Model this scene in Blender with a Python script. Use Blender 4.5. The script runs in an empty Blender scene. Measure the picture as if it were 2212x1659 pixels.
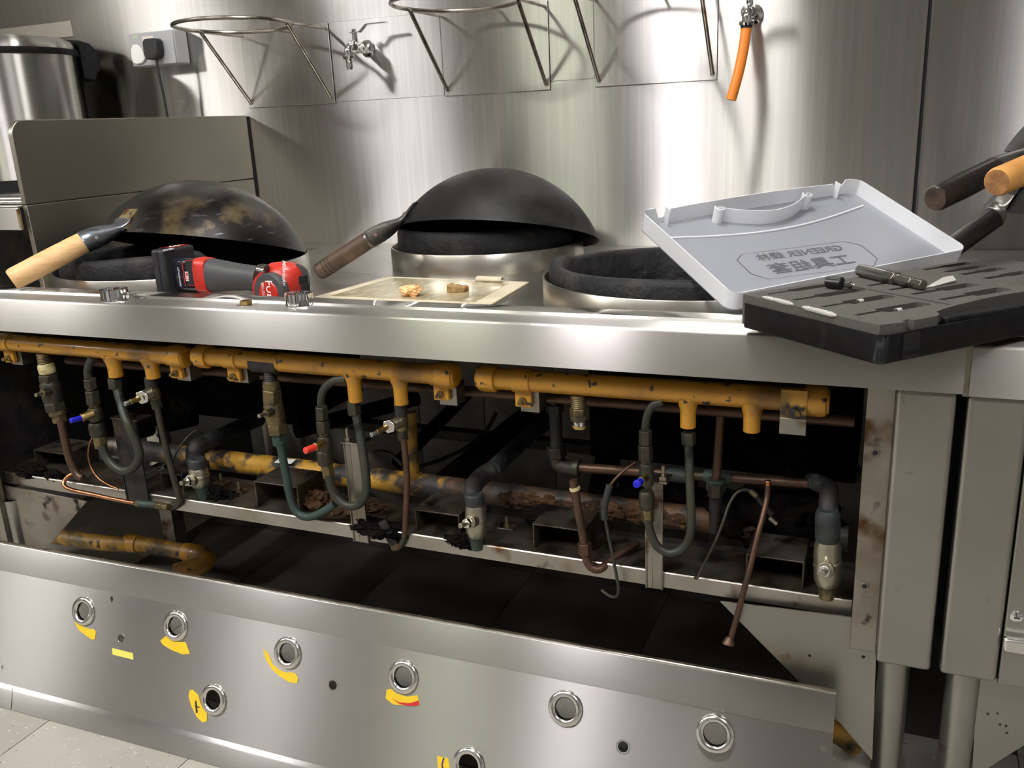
import bpy, bmesh, math, random
from mathutils import Vector as V, Matrix, noise as mnoise
random.seed(7)
sc = bpy.context.scene
COL = sc.collection

# ------------------------------------------------------------------ camera
IMG_W, IMG_H, F_PX = 2212.0, 1659.0, 1922.84
YAW, PIT, ROL = (math.radians(a) for a in (23.5301, 16.4308, -2.7344))
CAM = V((0, 0, 1.045))
_f = V((-math.sin(YAW)*math.cos(PIT), math.cos(YAW)*math.cos(PIT), -math.sin(PIT)))
_r = V((math.cos(YAW), math.sin(YAW), 0)); _u = _r.cross(_f)
RIGHT = math.cos(ROL)*_r + math.sin(ROL)*_u
UP = -math.sin(ROL)*_r + math.cos(ROL)*_u
FWD = _f
cd = bpy.data.cameras.new('camera'); cam = bpy.data.objects.new('camera', cd); COL.objects.link(cam)
cd.sensor_width = 36; cd.sensor_fit = 'HORIZONTAL'; cd.lens = 36*F_PX/IMG_W; cd.clip_start = .02
cam.matrix_world = Matrix(((RIGHT.x, UP.x, -FWD.x, CAM.x), (RIGHT.y, UP.y, -FWD.y, CAM.y), (RIGHT.z, UP.z, -FWD.z, CAM.z), (0, 0, 0, 1)))
sc.camera = cam
# ------------------------------------------------------------------ world, exposure
w = bpy.data.worlds.new('world'); sc.world = w; w.use_nodes = True
w.node_tree.nodes['Background'].inputs[0].default_value = (1, .98, .94, 1)
w.node_tree.nodes['Background'].inputs[1].default_value = .02
sc.view_settings.view_transform = 'Standard'; sc.view_settings.look = 'None'
sc.view_settings.exposure = 1.12; sc.view_settings.gamma = 1; sc.view_settings.use_curve_mapping = False
# ceiling lamps of the kitchen, the last one added to brighten the deck: (x, y, size x, size y, strength)
LAMPS = [(-1.12, -.45, .20, .90, 28, (1, .95, 1)), (-2.78, -.45, .11, 1.2, 38, (1, .97, .99)), (-4.65, -.9, .24, .9, 46, (1, .97, .95)),
         (.72, -.45, .40, .9, 14, (1, .96, .98)), (-1.75, -.45, .40, .40, 17, (.95, 1, .82)), (-.55, 1.2, .3, .3, 34, (1, .98, .95))]

# ------------------------------------------------------------------ pixel helpers (photograph frame 2212x1659, real depth given)
def ray(u, v): return RIGHT*(u-IMG_W/2) - UP*(v-IMG_H/2) + FWD*F_PX
def at(u, v, Y): d = ray(u, v); return CAM + d*((Y-CAM.y)/d.y)
def az(u, v, Z): d = ray(u, v); return CAM + d*((Z-CAM.z)/d.z)
def onp(u, v, O, n): d = ray(u, v); return CAM + d*((O-CAM).dot(n)/d.dot(n))
def mpp(P): return (P-CAM).dot(FWD)/F_PX

# ------------------------------------------------------------------ materials
MATS = {}
def mat(name, color, rough=.5, metal=0., layers=(), bump=None, aniso=None, spec=.5, emit=None, trans=0., rlayer=None, coat=0., alpha=1., brushed=None):
    if name in MATS: return MATS[name]
    m = bpy.data.materials.new(name); m.use_nodes = True; N = m.node_tree.nodes; L = m.node_tree.links
    b = N['Principled BSDF']; MATS[name] = m
    b.inputs['Roughness'].default_value = rough; b.inputs['Metallic'].default_value = metal
    b.inputs['Specular IOR Level'].default_value = spec; b.inputs['Coat Weight'].default_value = coat
    b.inputs['Transmission Weight'].default_value = trans; b.inputs['Alpha'].default_value = alpha
    tc = N.new('ShaderNodeTexCoord')
    def nz(scale, detail=3, stretch=None, lo=.4, hi=.6):
        n = N.new('ShaderNodeTexNoise'); n.inputs['Scale'].default_value = scale; n.inputs['Detail'].default_value = detail
        src = tc.outputs['Object']
        if stretch:
            mp = N.new('ShaderNodeMapping'); mp.inputs['Scale'].default_value = stretch; L.new(src, mp.inputs[0]); src = mp.outputs[0]
        L.new(src, n.inputs['Vector'])
        r = N.new('ShaderNodeMapRange'); r.inputs[1].default_value = lo; r.inputs[2].default_value = hi; L.new(n.outputs[0], r.inputs[0])
        return r.outputs[0], n.outputs[0]
    b.inputs['Base Color'].default_value = (*color, 1)
    cur = None
    for ly in layers:
        c2, scale, lo, hi = ly[:4]; det = ly[4] if len(ly) > 4 else 4; st = ly[5] if len(ly) > 5 else None
        fac, _ = nz(scale, det, st, lo, hi)
        mx = N.new('ShaderNodeMix'); mx.data_type = 'RGBA'; L.new(fac, mx.inputs[0])
        if cur is None: mx.inputs[6].default_value = (*color, 1)
        else: L.new(cur, mx.inputs[6])
        mx.inputs[7].default_value = (*c2, 1); cur = mx.outputs[2]
    if cur is not None: L.new(cur, b.inputs['Base Color'])
    if rlayer:
        scale, lo, hi, r0, r1 = rlayer[:5]; fac, _ = nz(scale, 1, rlayer[5] if len(rlayer) > 5 else None, lo-.15, hi+.15)
        mr = N.new('ShaderNodeMapRange'); mr.inputs[3].default_value = r0; mr.inputs[4].default_value = r1; L.new(fac, mr.inputs[0]); L.new(mr.outputs[0], b.inputs['Roughness'])
    if bump:
        prev = None
        for (scale, strength, dist, st) in (bump if isinstance(bump, list) else [bump]):
            _, raw = nz(scale, 4 if scale > 10 else .5, st)
            bp = N.new('ShaderNodeBump'); bp.inputs['Strength'].default_value = strength; bp.inputs['Distance'].default_value = dist
            L.new(raw, bp.inputs['Height'])
            if prev is not None: L.new(prev, bp.inputs['Normal'])
            prev = bp.outputs[0]
        L.new(prev, b.inputs['Normal'])
    if aniso:
        b.inputs['Anisotropic'].default_value = aniso[0]
        cx = N.new('ShaderNodeCombineXYZ')
        for i in range(3): cx.inputs[i].default_value = aniso[1][i]
        L.new(cx.outputs[0], b.inputs['Tangent'])
    if brushed:                       # long thin highlights across the grain of rolled sheet
        g = N.new('ShaderNodeBsdfAnisotropic'); g.inputs['Roughness'].default_value = brushed[0]; g.inputs['Anisotropy'].default_value = -brushed[1]
        cx = N.new('ShaderNodeCombineXYZ')
        for i in range(3): cx.inputs[i].default_value = brushed[2][i]
        L.new(cx.outputs[0], g.inputs['Tangent'])
        if cur is not None: L.new(cur, g.inputs['Color'])
        else: g.inputs['Color'].default_value = (*color, 1)
        if bump: L.new(prev, g.inputs['Normal'])
        if rlayer: L.new(mr.outputs[0], g.inputs['Roughness'])
        L.new(g.outputs[0], N['Material Output'].inputs['Surface'])
    if emit:
        b.inputs['Emission Color'].default_value = (*emit[0], 1); b.inputs['Emission Strength'].default_value = emit[1]
    return m

ST = (.50, .485, .455)
mat('steel_wall', (.47, .46, .445), .35, 1, layers=[((.46, .45, .425), 3, .35, .65, 4, (6, 1, .3)), ((.54, .53, .50), 40, .45, .8, 2, (3, 1, .06)), ((.42, .40, .37), 9, .66, .80, 6)], brushed=(.31, .78, (0, 0, 1)), bump=[(1.6, .05, .01, None)], rlayer=(2.5, .35, .65, .28, .34))
mat('steel_lip', ST, .34, 1, layers=[((.46, .45, .42), 5, .3, .75, 2)], brushed=(.30, .72, (0, 0, 1)), bump=[(4, .08, .006, None)], rlayer=(6, .35, .65, .27, .33))
mat('steel_deck', (.55, .54, .5), .28, 1, layers=[((.50, .49, .45), 6, .4, .7, 6)], bump=(4, .03, .004, None), rlayer=(5, .35, .65, .24, .36))
mat('steel_panel', (.41, .40, .38), .38, 1, layers=[((.39, .38, .36), 4, .4, .65, 4), ((.34, .325, .30), 22, .72, .84, 6)], brushed=(.32, .72, (0, 0, 1)), bump=[(2.5, .05, .006, None)], rlayer=(4, .35, .65, .29, .35))
mat('steel_post', (.36, .35, .315), .36, 1, layers=[((.32, .31, .27), 6, .4, .7, 5), ((.20, .14, .08), 30, .68, .78, 6)], aniso=(.5, (0, 0, 1)))
mat('steel_grimy', (.36, .335, .29), .42, 1, layers=[((.24, .21, .165), 9, .45, .65, 6), ((.11, .06, .03), 16, .56, .68, 8), ((.02, .015, .012), 24, .64, .72, 6)], bump=(60, .25, .002, None))
mat('steel_guard', (.36, .335, .285), .34, 1, layers=[((.33, .31, .26), 3, .4, .65, 4)], aniso=(.5, (0, 0, 1)), rlayer=(4, .35, .65, .34, .42))
mat('steel_dirty_edge', (.30, .25, .17), .5, .8, layers=[((.10, .07, .04), 25, .45, .65, 6)], bump=(80, .4, .002, None))
mat('steel_sooty', (.11, .095, .075), .5, .7, layers=[((.06, .04, .025), 12, .42, .62, 7), ((.015, .012, .01), 20, .52, .66, 6)], bump=(80, .4, .002, None))
mat('steel_rail', (.44, .42, .37), .4, 1, layers=[((.36, .33, .28), 8, .45, .65, 6), ((.16, .08, .03), 14, .60, .70, 8, (1, 1, .6)), ((.03, .02, .012), 12, .68, .74, 7)], bump=(60, .2, .002, None))
mat('rod', (.42, .38, .33), .25, 1, layers=[((.2, .17, .14), 30, .5, .7, 4)])
mat('chrome', (.8, .8, .8), .08, 1)
mat('steel_bright', (.72, .71, .68), .18, 1)
mat('steel_ring', (.60, .58, .52), .28, 1, layers=[((.48, .45, .37), 12, .45, .65, 5, (1, 1, 3))])
mat('dark_gap', (.006, .006, .006), .8)
mat('soot', (.007, .006, .0055), 1, 0, layers=[((.03, .017, .010), 14, .55, .75, 6), ((.002, .002, .002), 30, .5, .6, 5)], bump=(60, .9, .006, None), spec=.05)
mat('soot_metal', (.020, .018, .017), .6, .2, layers=[((.07, .045, .028), 12, .52, .72, 6), ((.008, .008, .008), 25, .5, .65, 5)], bump=(90, .5, .003, None))
mat('soot_teal', (.03, .034, .034), .6, .2, layers=[((.04, .085, .075), 30, .55, .7, 6), ((.008, .008, .008), 25, .55, .65, 5)], bump=(120, .6, .003, None))
mat('rust', (.09, .045, .02), .85, 0, layers=[((.028, .016, .01), 25, .42, .62, 8), ((.20, .11, .04), 90, .62, .76, 5)], bump=(160, 1, .006, None), spec=.2)
mat('cast_iron', (.016, .016, .017), .55, .1, layers=[((.045, .042, .04), 18, .5, .75, 6), ((.09, .085, .08), 70, .68, .8, 4)], bump=[(45, .8, .005, None), (160, .7, .002, None)], spec=.22)
mat('wok_black', (.011, .011, .011), .45, .1, layers=[((.035, .033, .031), 6, .52, .74, 6), ((.004, .004, .004), 10, .50, .64, 5)], bump=(70, .12, .002, None), rlayer=(8, .35, .65, .36, .60), spec=.3)
mat('wok_seasoned', (.09, .085, .08), .28, .85, layers=[((.42, .30, .13), 5.5, .52, .66, 6), ((.02, .018, .018), 7, .47, .62, 7), ((.16, .16, .18), 26, .62, .76, 5, (1, 1, 6))], bump=(80, .08, .001, None), rlayer=(9, .35, .65, .22, .45))
mat('wok_inside', (.008, .008, .008), .6)
mat('wood_pale', (.72, .46, .22), .5, 0, layers=[((.60, .35, .14), 30, .45, .7, 4, (1, 1, 8)), ((.35, .17, .05), 14, .68, .8, 4)])
mat('wood_burnt', (.07, .04, .022), .55, 0, layers=[((.20, .115, .05), 14, .5, .7, 4), ((.012, .010, .009), 9, .45, .62, 4)], bump=(60, .2, .002, None))
mat('wood_dark', (.012, .009, .008), .34, 0, layers=[((.035, .018, .010), 12, .5, .75, 5)])
mat('wood_end', (.07, .046, .025), .6, 0, layers=[((.03, .019, .012), 60, .45, .6, 4)])
mat('wood_orange', (.66, .34, .09), .4, 0, layers=[((.52, .24, .06), 25, .45, .65, 4)])
mat('wood_orange_end', (.42, .20, .07), .6, 0, layers=[((.25, .11, .04), 70, .45, .65, 5)])
mat('steel_blued', (.30, .32, .36), .3, .9, layers=[((.16, .18, .22), 40, .45, .65, 4, (1, 1, 6))])
mat('steel_heat', (.55, .45, .25), .35, .9, layers=[((.32, .15, .05), 40, .48, .6, 5), ((.06, .03, .03), 40, .6, .72, 5)])
mat('steel_ferrule', (.24, .23, .21), .32, .9, layers=[((.09, .085, .08), 18, .45, .65, 5)])
mat('yellow_paint', (.47, .225, .016), .42, 0, layers=[((.36, .165, .015), 8, .45, .7, 5), ((.03, .02, .01), 70, .63, .67, 5), ((.06, .035, .012), 9, .58, .76, 7)], bump=(60, .12, .002, None), coat=.2)
mat('yellow_grimy', (.42, .22, .025), .5, 0, layers=[((.09, .06, .02), 22, .42, .62, 7), ((.01, .01, .009), 30, .58, .66, 6)], bump=(80, .3, .002, None))
mat('brass_old', (.20, .155, .075), .42, .8, layers=[((.10, .08, .045), 40, .45, .62, 5), ((.04, .055, .04), 30, .58, .72, 5)], bump=(120, .2, .001, None))
mat('brass_dark', (.068, .060, .043), .48, .7, layers=[((.04, .045, .038), 40, .45, .62, 5), ((.12, .10, .06), 50, .6, .75, 5)], bump=(120, .25, .001, None))
mat('brass', (.58, .42, .17), .3, 1, layers=[((.40, .28, .10), 60, .5, .7, 4)])
mat('brass_pale', (.40, .37, .28), .36, .9, layers=[((.30, .27, .19), 50, .5, .7, 4), ((.05, .13, .09), 22, .60, .70, 6)], bump=(80, .15, .001, None))
mat('copper', (.50, .22, .11), .3, 1, layers=[((.26, .12, .06), 25, .45, .7, 5)])
mat('copper_dull', (.115, .064, .042), .45, .7, layers=[((.07, .045, .03), 20, .45, .7, 5), ((.05, .07, .055), 40, .62, .75, 5)])
mat('tube_green', (.040, .043, .032), .5, .4, layers=[((.075, .062, .034), 14, .48, .68, 5), ((.024, .052, .045), 22, .56, .70, 5), ((.012, .011, .010), 30, .60, .70, 6)], bump=(90, .2, .001, None))
mat('verdigris', (.028, .062, .048), .6, .2, layers=[((.03, .036, .03), 30, .42, .6, 6)], bump=(120, .4, .002, None))
mat('ptfe', (.52, .45, .24), .7, 0, layers=[((.35, .28, .10), 60, .45, .6, 3, (1, 1, 3))])
mat('blue_cap', (.01, .012, .45), .35)
mat('red_cap', (.75, .05, .03), .4)
mat('white_plastic', (.86, .85, .82), .35)
mat('grey_plastic', (.42, .43, .44), .42)
mat('black_plastic', (.007, .007, .008), .5, layers=[((.012, .012, .012), 60, .5, .7, 3)], spec=.2)
mat('black_matt', (.016, .016, .017), .55)
mat('label_pale', (.72, .66, .58), .5)
mat('orange_hose', (.90, .26, .03), .35)
mat('red_plastic', (.52, .03, .018), .35)
mat('drill_grey', (.055, .056, .058), .55, bump=(500, .15, .0006, None))
mat('drill_black', (.014, .014, .016), .5)
mat('drill_gloss', (.012, .012, .02), .15)
mat('foam', (.085, .082, .072), .9, 0, layers=[((.12, .115, .10), 300, .5, .8, 2)], bump=(450, .4, .0008, None), spec=.2)
mat('foam_pocket', (.085, .082, .072), .95, 0, spec=.1)
mat('tool_steel', (.30, .29, .26), .3, 1)
mat('tool_black', (.05, .05, .05), .3, .8)
mat('clear_wrap', (.75, .74, .68), .15, 0, alpha=.5)
mat('cardboard', (.62, .55, .40), .75, layers=[((.50, .44, .31), 12, .45, .65, 4)])
mat('grease_film', (.40, .34, .20), .16, 0, layers=[((.55, .49, .34), 26, .5, .62, 6, (3, 1, 1)), ((.28, .24, .14), 14, .5, .7, 5)], bump=(35, .25, .002, (3, 1, 1)), spec=.6)
mat('putty', (.85, .50, .22), .5, layers=[((.78, .38, .12), 40, .5, .7, 4)], bump=(80, .4, .003, None))
mat('crumb', (.38, .23, .09), .8, layers=[((.22, .12, .04), 90, .45, .65, 4)], bump=(150, .7, .003, None))
mat('sticker', (.80, .54, .02), .5)
mat('sticker_pale', (.76, .70, .13), .5)
mat('print_black', (.03, .03, .03), .6)
mat('print_red', (.55, .03, .03), .5)
mat('print_white', (.85, .82, .80), .5)
mat('print_blue', (.03, .02, .16), .5)
mat('lid_print', (.10, .10, .115), .6)
mat('tile_floor', (.36, .345, .30), .45, 0, layers=[((.31, .295, .255), 4, .4, .65, 4), ((.60, .58, .53), 170, .68, .72, 2), ((.05, .045, .04), 120, .70, .73, 2)], bump=(90, .06, .001, None), rlayer=(6, .35, .65, .32, .55))
mat('tile_shaded', (.085, .08, .07), .28, 0, layers=[((.13, .12, .11), 5, .40, .85, 3), ((.035, .033, .03), 4, .35, .75, 3)], rlayer=(5, .35, .65, .2, .45))  # greasy floor tiles, darkened to stand in for the shade under the range
mat('grout', (.16, .14, .11), .9)
mat('wall_dark', (.13, .12, .105), .7)
mat('wall_paint', (.60, .59, .585), .7)
mat('ceiling_paint', (.74, .73, .70), .8)
mat('wall_tile', (.34, .32, .28), .4, layers=[((.10, .085, .07), 4, .42, .65, 5)])
mat('added_board_paint', (.06, .055, .05), .5)
mat('lamp_body', (.8, .8, .8), .5)

def lid_material(name, clear):
    m = bpy.data.materials.new(name); m.use_nodes = True; N = m.node_tree.nodes; L = m.node_tree.links
    for n in list(N): N.remove(n)
    out = N.new('ShaderNodeOutputMaterial')
    d = N.new('ShaderNodeBsdfDiffuse'); d.inputs[0].default_value = (.92, .93, .95, 1) if clear < .3 else (.80, .84, .92, 1)
    t = N.new('ShaderNodeBsdfTranslucent'); t.inputs[0].default_value = (.92, .93, .95, 1)
    tr = N.new('ShaderNodeBsdfTransparent'); tr.inputs[0].default_value = (.95, .97, 1, 1)
    g = N.new('ShaderNodeBsdfGlossy'); g.inputs['Roughness'].default_value = .22
    a = N.new('ShaderNodeMixShader'); a.inputs[0].default_value = .28; L.new(d.outputs[0], a.inputs[1]); L.new(t.outputs[0], a.inputs[2])
    b = N.new('ShaderNodeMixShader'); b.inputs[0].default_value = clear; L.new(a.outputs[0], b.inputs[1]); L.new(tr.outputs[0], b.inputs[2])
    fr = N.new('ShaderNodeFresnel'); fr.inputs[0].default_value = 1.4
    c = N.new('ShaderNodeMixShader'); L.new(fr.outputs[0], c.inputs[0]); L.new(b.outputs[0], c.inputs[1]); L.new(g.outputs[0], c.inputs[2])
    L.new(c.outputs[0], out.inputs[0]); MATS[name] = m
lid_material('translucent_lid', .10); lid_material('translucent_sheet', .58)

def pipe_material():   # old burner pipe: soot, then yellow paint showing in the middle stretch, rust to the right (own paint wear)
    m = mat('burner_pipe', (.03, .028, .026), .6, .1, layers=[((.07, .045, .028), 12, .5, .72, 6)], bump=(70, .5, .004, None))
    N = m.node_tree.nodes; L = m.node_tree.links; b = N['Principled BSDF']; src = b.inputs['Base Color'].links[0].from_socket
    tc = N.new('ShaderNodeTexCoord'); sp = N.new('ShaderNodeSeparateXYZ'); L.new(tc.outputs['Object'], sp.inputs[0])
    nz = N.new('ShaderNodeTexNoise'); nz.inputs['Scale'].default_value = 14; nz.inputs['Detail'].default_value = 6; L.new(tc.outputs['Object'], nz.inputs[0])
    ad = N.new('ShaderNodeMath'); ad.operation = 'MULTIPLY_ADD'; L.new(nz.outputs[0], ad.inputs[0]); ad.inputs[1].default_value = .5; L.new(sp.outputs[0], ad.inputs[2])
    def band(x0, x1, col, src):
        r = N.new('ShaderNodeValToRGB'); cr = r.color_ramp; cr.elements[0].position = 0; cr.elements[0].color = (0, 0, 0, 1); cr.elements[1].position = 1; cr.elements[1].color = (0, 0, 0, 1)
        mr = N.new('ShaderNodeMapRange'); mr.inputs[1].default_value = -1; mr.inputs[2].default_value = 1.2; L.new(ad.outputs[0], mr.inputs[0]); L.new(mr.outputs[0], r.inputs[0])
        f = lambda x: (x+1)/2.2
        for x, c in ((x0, 0), (x0+.08, 1), (x1-.08, 1), (x1, 0)):
            e = cr.elements.new(f(x)); e.color = (c, c, c, 1)
        n2 = N.new('ShaderNodeTexNoise'); n2.inputs['Scale'].default_value = 30; n2.inputs['Detail'].default_value = 7; L.new(tc.outputs['Object'], n2.inputs[0])
        m2 = N.new('ShaderNodeMapRange'); m2.inputs[1].default_value = .44; m2.inputs[2].default_value = .56; L.new(n2.outputs[0], m2.inputs[0])
        mu = N.new('ShaderNodeMath'); mu.operation = 'MULTIPLY'; L.new(r.outputs[0], mu.inputs[0]); L.new(m2.outputs[0], mu.inputs[1])
        mx = N.new('ShaderNodeMix'); mx.data_type = 'RGBA'; L.new(mu.outputs[0], mx.inputs[0]); L.new(src, mx.inputs[6]); mx.inputs[7].default_value = (*col, 1)
        return mx.outputs[2]
    o = band(-.18, .52, (.50, .27, .03), src); o = band(.52, 1.15, (.13, .065, .03), o); L.new(o, b.inputs['Base Color'])
pipe_material()

# ------------------------------------------------------------------ mesh builder
WL = {}          # object -> world location of its origin
def perp(d):
    a = V((0, 0, 1)) if abs(d.z) < .9 else V((1, 0, 0))
    x = d.cross(a).normalized(); return x, d.cross(x).normalized()
def catmull(pts, sub=6):
    out = []; n = len(pts)
    for i in range(n-1):
        p0, p1, p2, p3 = pts[max(i-1, 0)], pts[i], pts[i+1], pts[min(i+2, n-1)]
        for k in range(sub):
            t = k/sub; out.append(.5*((2*p1)+(p2-p0)*t+(2*p0-5*p1+4*p2-p3)*t*t+(3*p1-p0-3*p2+p3)*t**3))
    out.append(pts[-1]); return out
class MB:
    def __init__(s): s.v = []; s.f = []
    def add(s, vs, fs):
        o = len(s.v); s.v += [V(p) for p in vs]; s.f += [tuple(i+o for i in f) for f in fs]; return s
    def obox(s, c, ex, ey, ez):   # centre and three half vectors
        c = V(c); vs = [c+sx*ex+sy*ey+sz*ez for sz in (-1, 1) for sy in (-1, 1) for sx in (-1, 1)]
        return s.add(vs, [(0, 2, 3, 1), (4, 5, 7, 6), (0, 1, 5, 4), (2, 6, 7, 3), (0, 4, 6, 2), (1, 3, 7, 5)])
    def box(s, a, b):
        a = V(a); b = V(b); h = (b-a)/2
        return s.obox((a+b)/2, V((h.x, 0, 0)), V((0, h.y, 0)), V((0, 0, h.z)))
    def loops(s, rings, cap0=True, cap1=True, closed=True):
        n = len(rings[0]); vs = [p for r in rings for p in r]; fs = []
        for i in range(len(rings)-1):
            for j in range(n if closed else n-1):
                k = (j+1) % n; fs.append((i*n+j, i*n+k, (i+1)*n+k, (i+1)*n+j))
        if cap0: fs.append(tuple(range(n-1, -1, -1)))
        if cap1: o = (len(rings)-1)*n; fs.append(tuple(range(o, o+n)))
        return s.add(vs, fs)
    def cyl(s, p0, p1, r0, r1=None, n=20, caps=True, ph=0):
        p0 = V(p0); p1 = V(p1); r1 = r0 if r1 is None else r1; x, y = perp((p1-p0).normalized())
        R = [[p+r*(math.cos(ph+2*math.pi*i/n)*x+math.sin(ph+2*math.pi*i/n)*y) for i in range(n)] for p, r in ((p0, r0), (p1, r1))]
        return s.loops(R, caps, caps)
    def lathe(s, o, ax, prof, n=32, ref=None):   # prof: (radius, height) along ax
        o = V(o); ax = V(ax).normalized()
        if ref is None: x, y = perp(ax)
        else: x = (V(ref)-ax*V(ref).dot(ax)).normalized(); y = ax.cross(x)
        R = [[o+ax*h+max(r, 1e-5)*(math.cos(2*math.pi*i/n)*x+math.sin(2*math.pi*i/n)*y) for i in range(n)] for r, h in prof]
        return s.loops(R, prof[0][0] > 1e-4 and False, False)
    def tube(s, pts, r, n=10, caps=True):
        pts = [V(p) for p in pts]; rs = r if isinstance(r, (list, tuple)) else [r]*len(pts)
        t = [(pts[min(i+1, len(pts)-1)]-pts[max(i-1, 0)]).normalized() for i in range(len(pts))]
        x, y = perp(t[0]); R = []
        for i, p in enumerate(pts):
            if i: x = (x-t[i]*x.dot(t[i])).normalized()
            y = t[i].cross(x)
            R.append([p+rs[i]*(math.cos(2*math.pi*k/n)*x+math.sin(2*math.pi*k/n)*y) for k in range(n)])
        return s.loops(R, caps, caps)
    def torus(s, c, ax, R, r, n=48, m=10):
        c = V(c); x, y = perp(V(ax).normalized()); a = V(ax).normalized(); vs = []; fs = []
        for i in range(n):
            th = 2*math.pi*i/n; d = math.cos(th)*x+math.sin(th)*y
            for j in range(m):
                ps = 2*math.pi*j/m; vs.append(c+d*(R+r*math.cos(ps))+a*r*math.sin(ps))
        for i in range(n):
            for j in range(m):
                fs.append((i*m+j, ((i+1) % n)*m+j, ((i+1) % n)*m+(j+1) % m, i*m+(j+1) % m))
        return s.add(vs, fs)
    def prism(s, poly, ext):
        poly = [V(p) for p in poly]; ext = V(ext); n = len(poly)
        return s.loops([poly, [p+ext for p in poly]])
    def holed(s, outer, holes, nrm, depth, floor=None):
        """flat plate with holes (floor=None: through holes) or pockets of depth `floor`; outer/holes lists of 3D points in one plane, nrm points out"""
        nrm = V(nrm).normalized(); bm = bmesh.new(); ed = []
        for lp in [outer]+holes:
            vs = [bm.verts.new(p) for p in lp]; ed += [bm.edges.new((vs[i], vs[(i+1) % len(vs)])) for i in range(len(vs))]
        r = bmesh.ops.triangle_fill(bm, use_beauty=True, use_dissolve=False, edges=ed, normal=nrm)
        bm.verts.index_update(); vs = [v.co.copy() for v in bm.verts]; fs = [tuple(v.index for v in f.verts) for f in bm.faces]; bm.free()
        s.add(vs, fs)
        def wall(lp, d, flip): 
            n = len(lp); a = [V(p) for p in lp]+[V(p)-nrm*d for p in lp]
            s.add(a, [((i, i+n, (i+1) % n+n, (i+1) % n) if not flip else (i, (i+1) % n, (i+1) % n+n, i+n)) for i in range(n)])
        wall(outer, depth, False)
        for h in holes:
            wall(h, depth if floor is None else floor, True)
            if floor is not None: s.add([V(p)-nrm*floor for p in h], [tuple(range(len(h)))])
        if floor is None: s.add([p-nrm*depth for p in vs], [tuple(reversed(f)) for f in fs])
        else: s.add([V(p)-nrm*depth for p in outer], [tuple(range(len(outer)))])
        return s
    def build(s, name, m, parent=None, smooth=35, bevel=None, kind=None, solid=None, recalc=True, origin=None, seg=2):
        me = bpy.data.meshes.new(name)
        if parent is not None: L = WL[parent]
        elif origin is not None: L = V(origin)
        else:
            xs = [p.x for p in s.v]; ys = [p.y for p in s.v]; L = V(((min(xs)+max(xs))/2, (min(ys)+max(ys))/2, min(p.z for p in s.v)))
        me.from_pydata([p-L for p in s.v], [], s.f); me.update()
        if recalc:
            bm = bmesh.new(); bm.from_mesh(me); bmesh.ops.remove_doubles(bm, verts=bm.verts, dist=1e-6); bmesh.ops.recalc_face_normals(bm, faces=bm.faces); bm.to_mesh(me); bm.free()
        if smooth:
            me.polygons.foreach_set('use_smooth', [True]*len(me.polygons)); me.set_sharp_from_angle(angle=math.radians(smooth))
        me.materials.append(MATS[m] if isinstance(m, str) else m)
        o = bpy.data.objects.new(name, me); COL.objects.link(o); WL[o] = L
        if parent is not None: o.parent = parent
        else: o.location = L
        if solid:
            md = o.modifiers.new('solidify', 'SOLIDIFY'); md.thickness = solid; md.offset = -1
        if bevel:
            md = o.modifiers.new('bevel', 'BEVEL'); md.width = bevel; md.segments = seg; md.limit_method = 'ANGLE'; md.angle_limit = math.radians(40); md.harden_normals = False
        if kind: o['kind'] = kind
        return o
def thing(name, label, cat, loc, group=None):
    o = bpy.data.objects.new(name, None); COL.objects.link(o); o.location = V(loc); WL[o] = V(loc); o.empty_display_size = .02
    o['label'] = label; o['category'] = cat
    if group: o['group'] = group
    return o
def tag(o, label, cat, group=None):
    o['label'] = label; o['category'] = cat
    if group: o['group'] = group
    return o
def struct(o): o['kind'] = 'structure'; return o
def P2(p, Y=None):
    """(u,v,Y) or (u,v)+Y -> world point"""
    return at(p[0], p[1], p[2] if len(p) > 2 else Y)
def seg(parent, name, m, a, b, Y, wpx, kind='c', w1=None, n=18, bevel=None):
    """turned segment between two photo points at depth Y; wpx: width in px"""
    p0, p1 = P2(a, Y), P2(b, Y); r0 = wpx/2*mpp(p0); r1 = (w1 if w1 else wpx)/2*mpp(p1)
    mb = MB()
    if kind == 'h': mb.cyl(p0, p1, r0*1.06, r1*1.06, n=6, ph=.3)
    elif kind == 't':                                 # threaded
        k = 7; prof = []
        d = (p1-p0); Ln = d.length
        for i in range(k): prof += [(r0, Ln*i/k), (r0*.88, Ln*(i+.5)/k)]
        prof.append((r0, Ln)); prof = [(0, 0)]+prof+[(0, Ln)]; mb.lathe(p0, d, prof, n=n)
    elif kind == 'b':                                 # barrel
        d = p1-p0; Ln = d.length
        mb.lathe(p0, d, [(0, 0), (r0*.8, 0), (r0*.97, Ln*.12), (r0, Ln*.3), (r0, Ln*.7), (r0*.97, Ln*.88), (r0*.8, Ln), (0, Ln)], n=n)
    else: mb.cyl(p0, p1, r0, r1, n=n)
    return mb.build(name, m, parent, bevel=bevel if bevel else (r0*.08 if kind in 'ch' else None))
def hose(parent, name, m, pts, Y, wpx, sub=6, n=10, caps=True):
    P = [P2(p, Y) for p in pts]; r = wpx/2*sum(mpp(p) for p in P)/len(P)
    return MB().tube(catmull(P, sub), r, n=n, caps=caps).build(name, m, parent, smooth=50)
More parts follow.
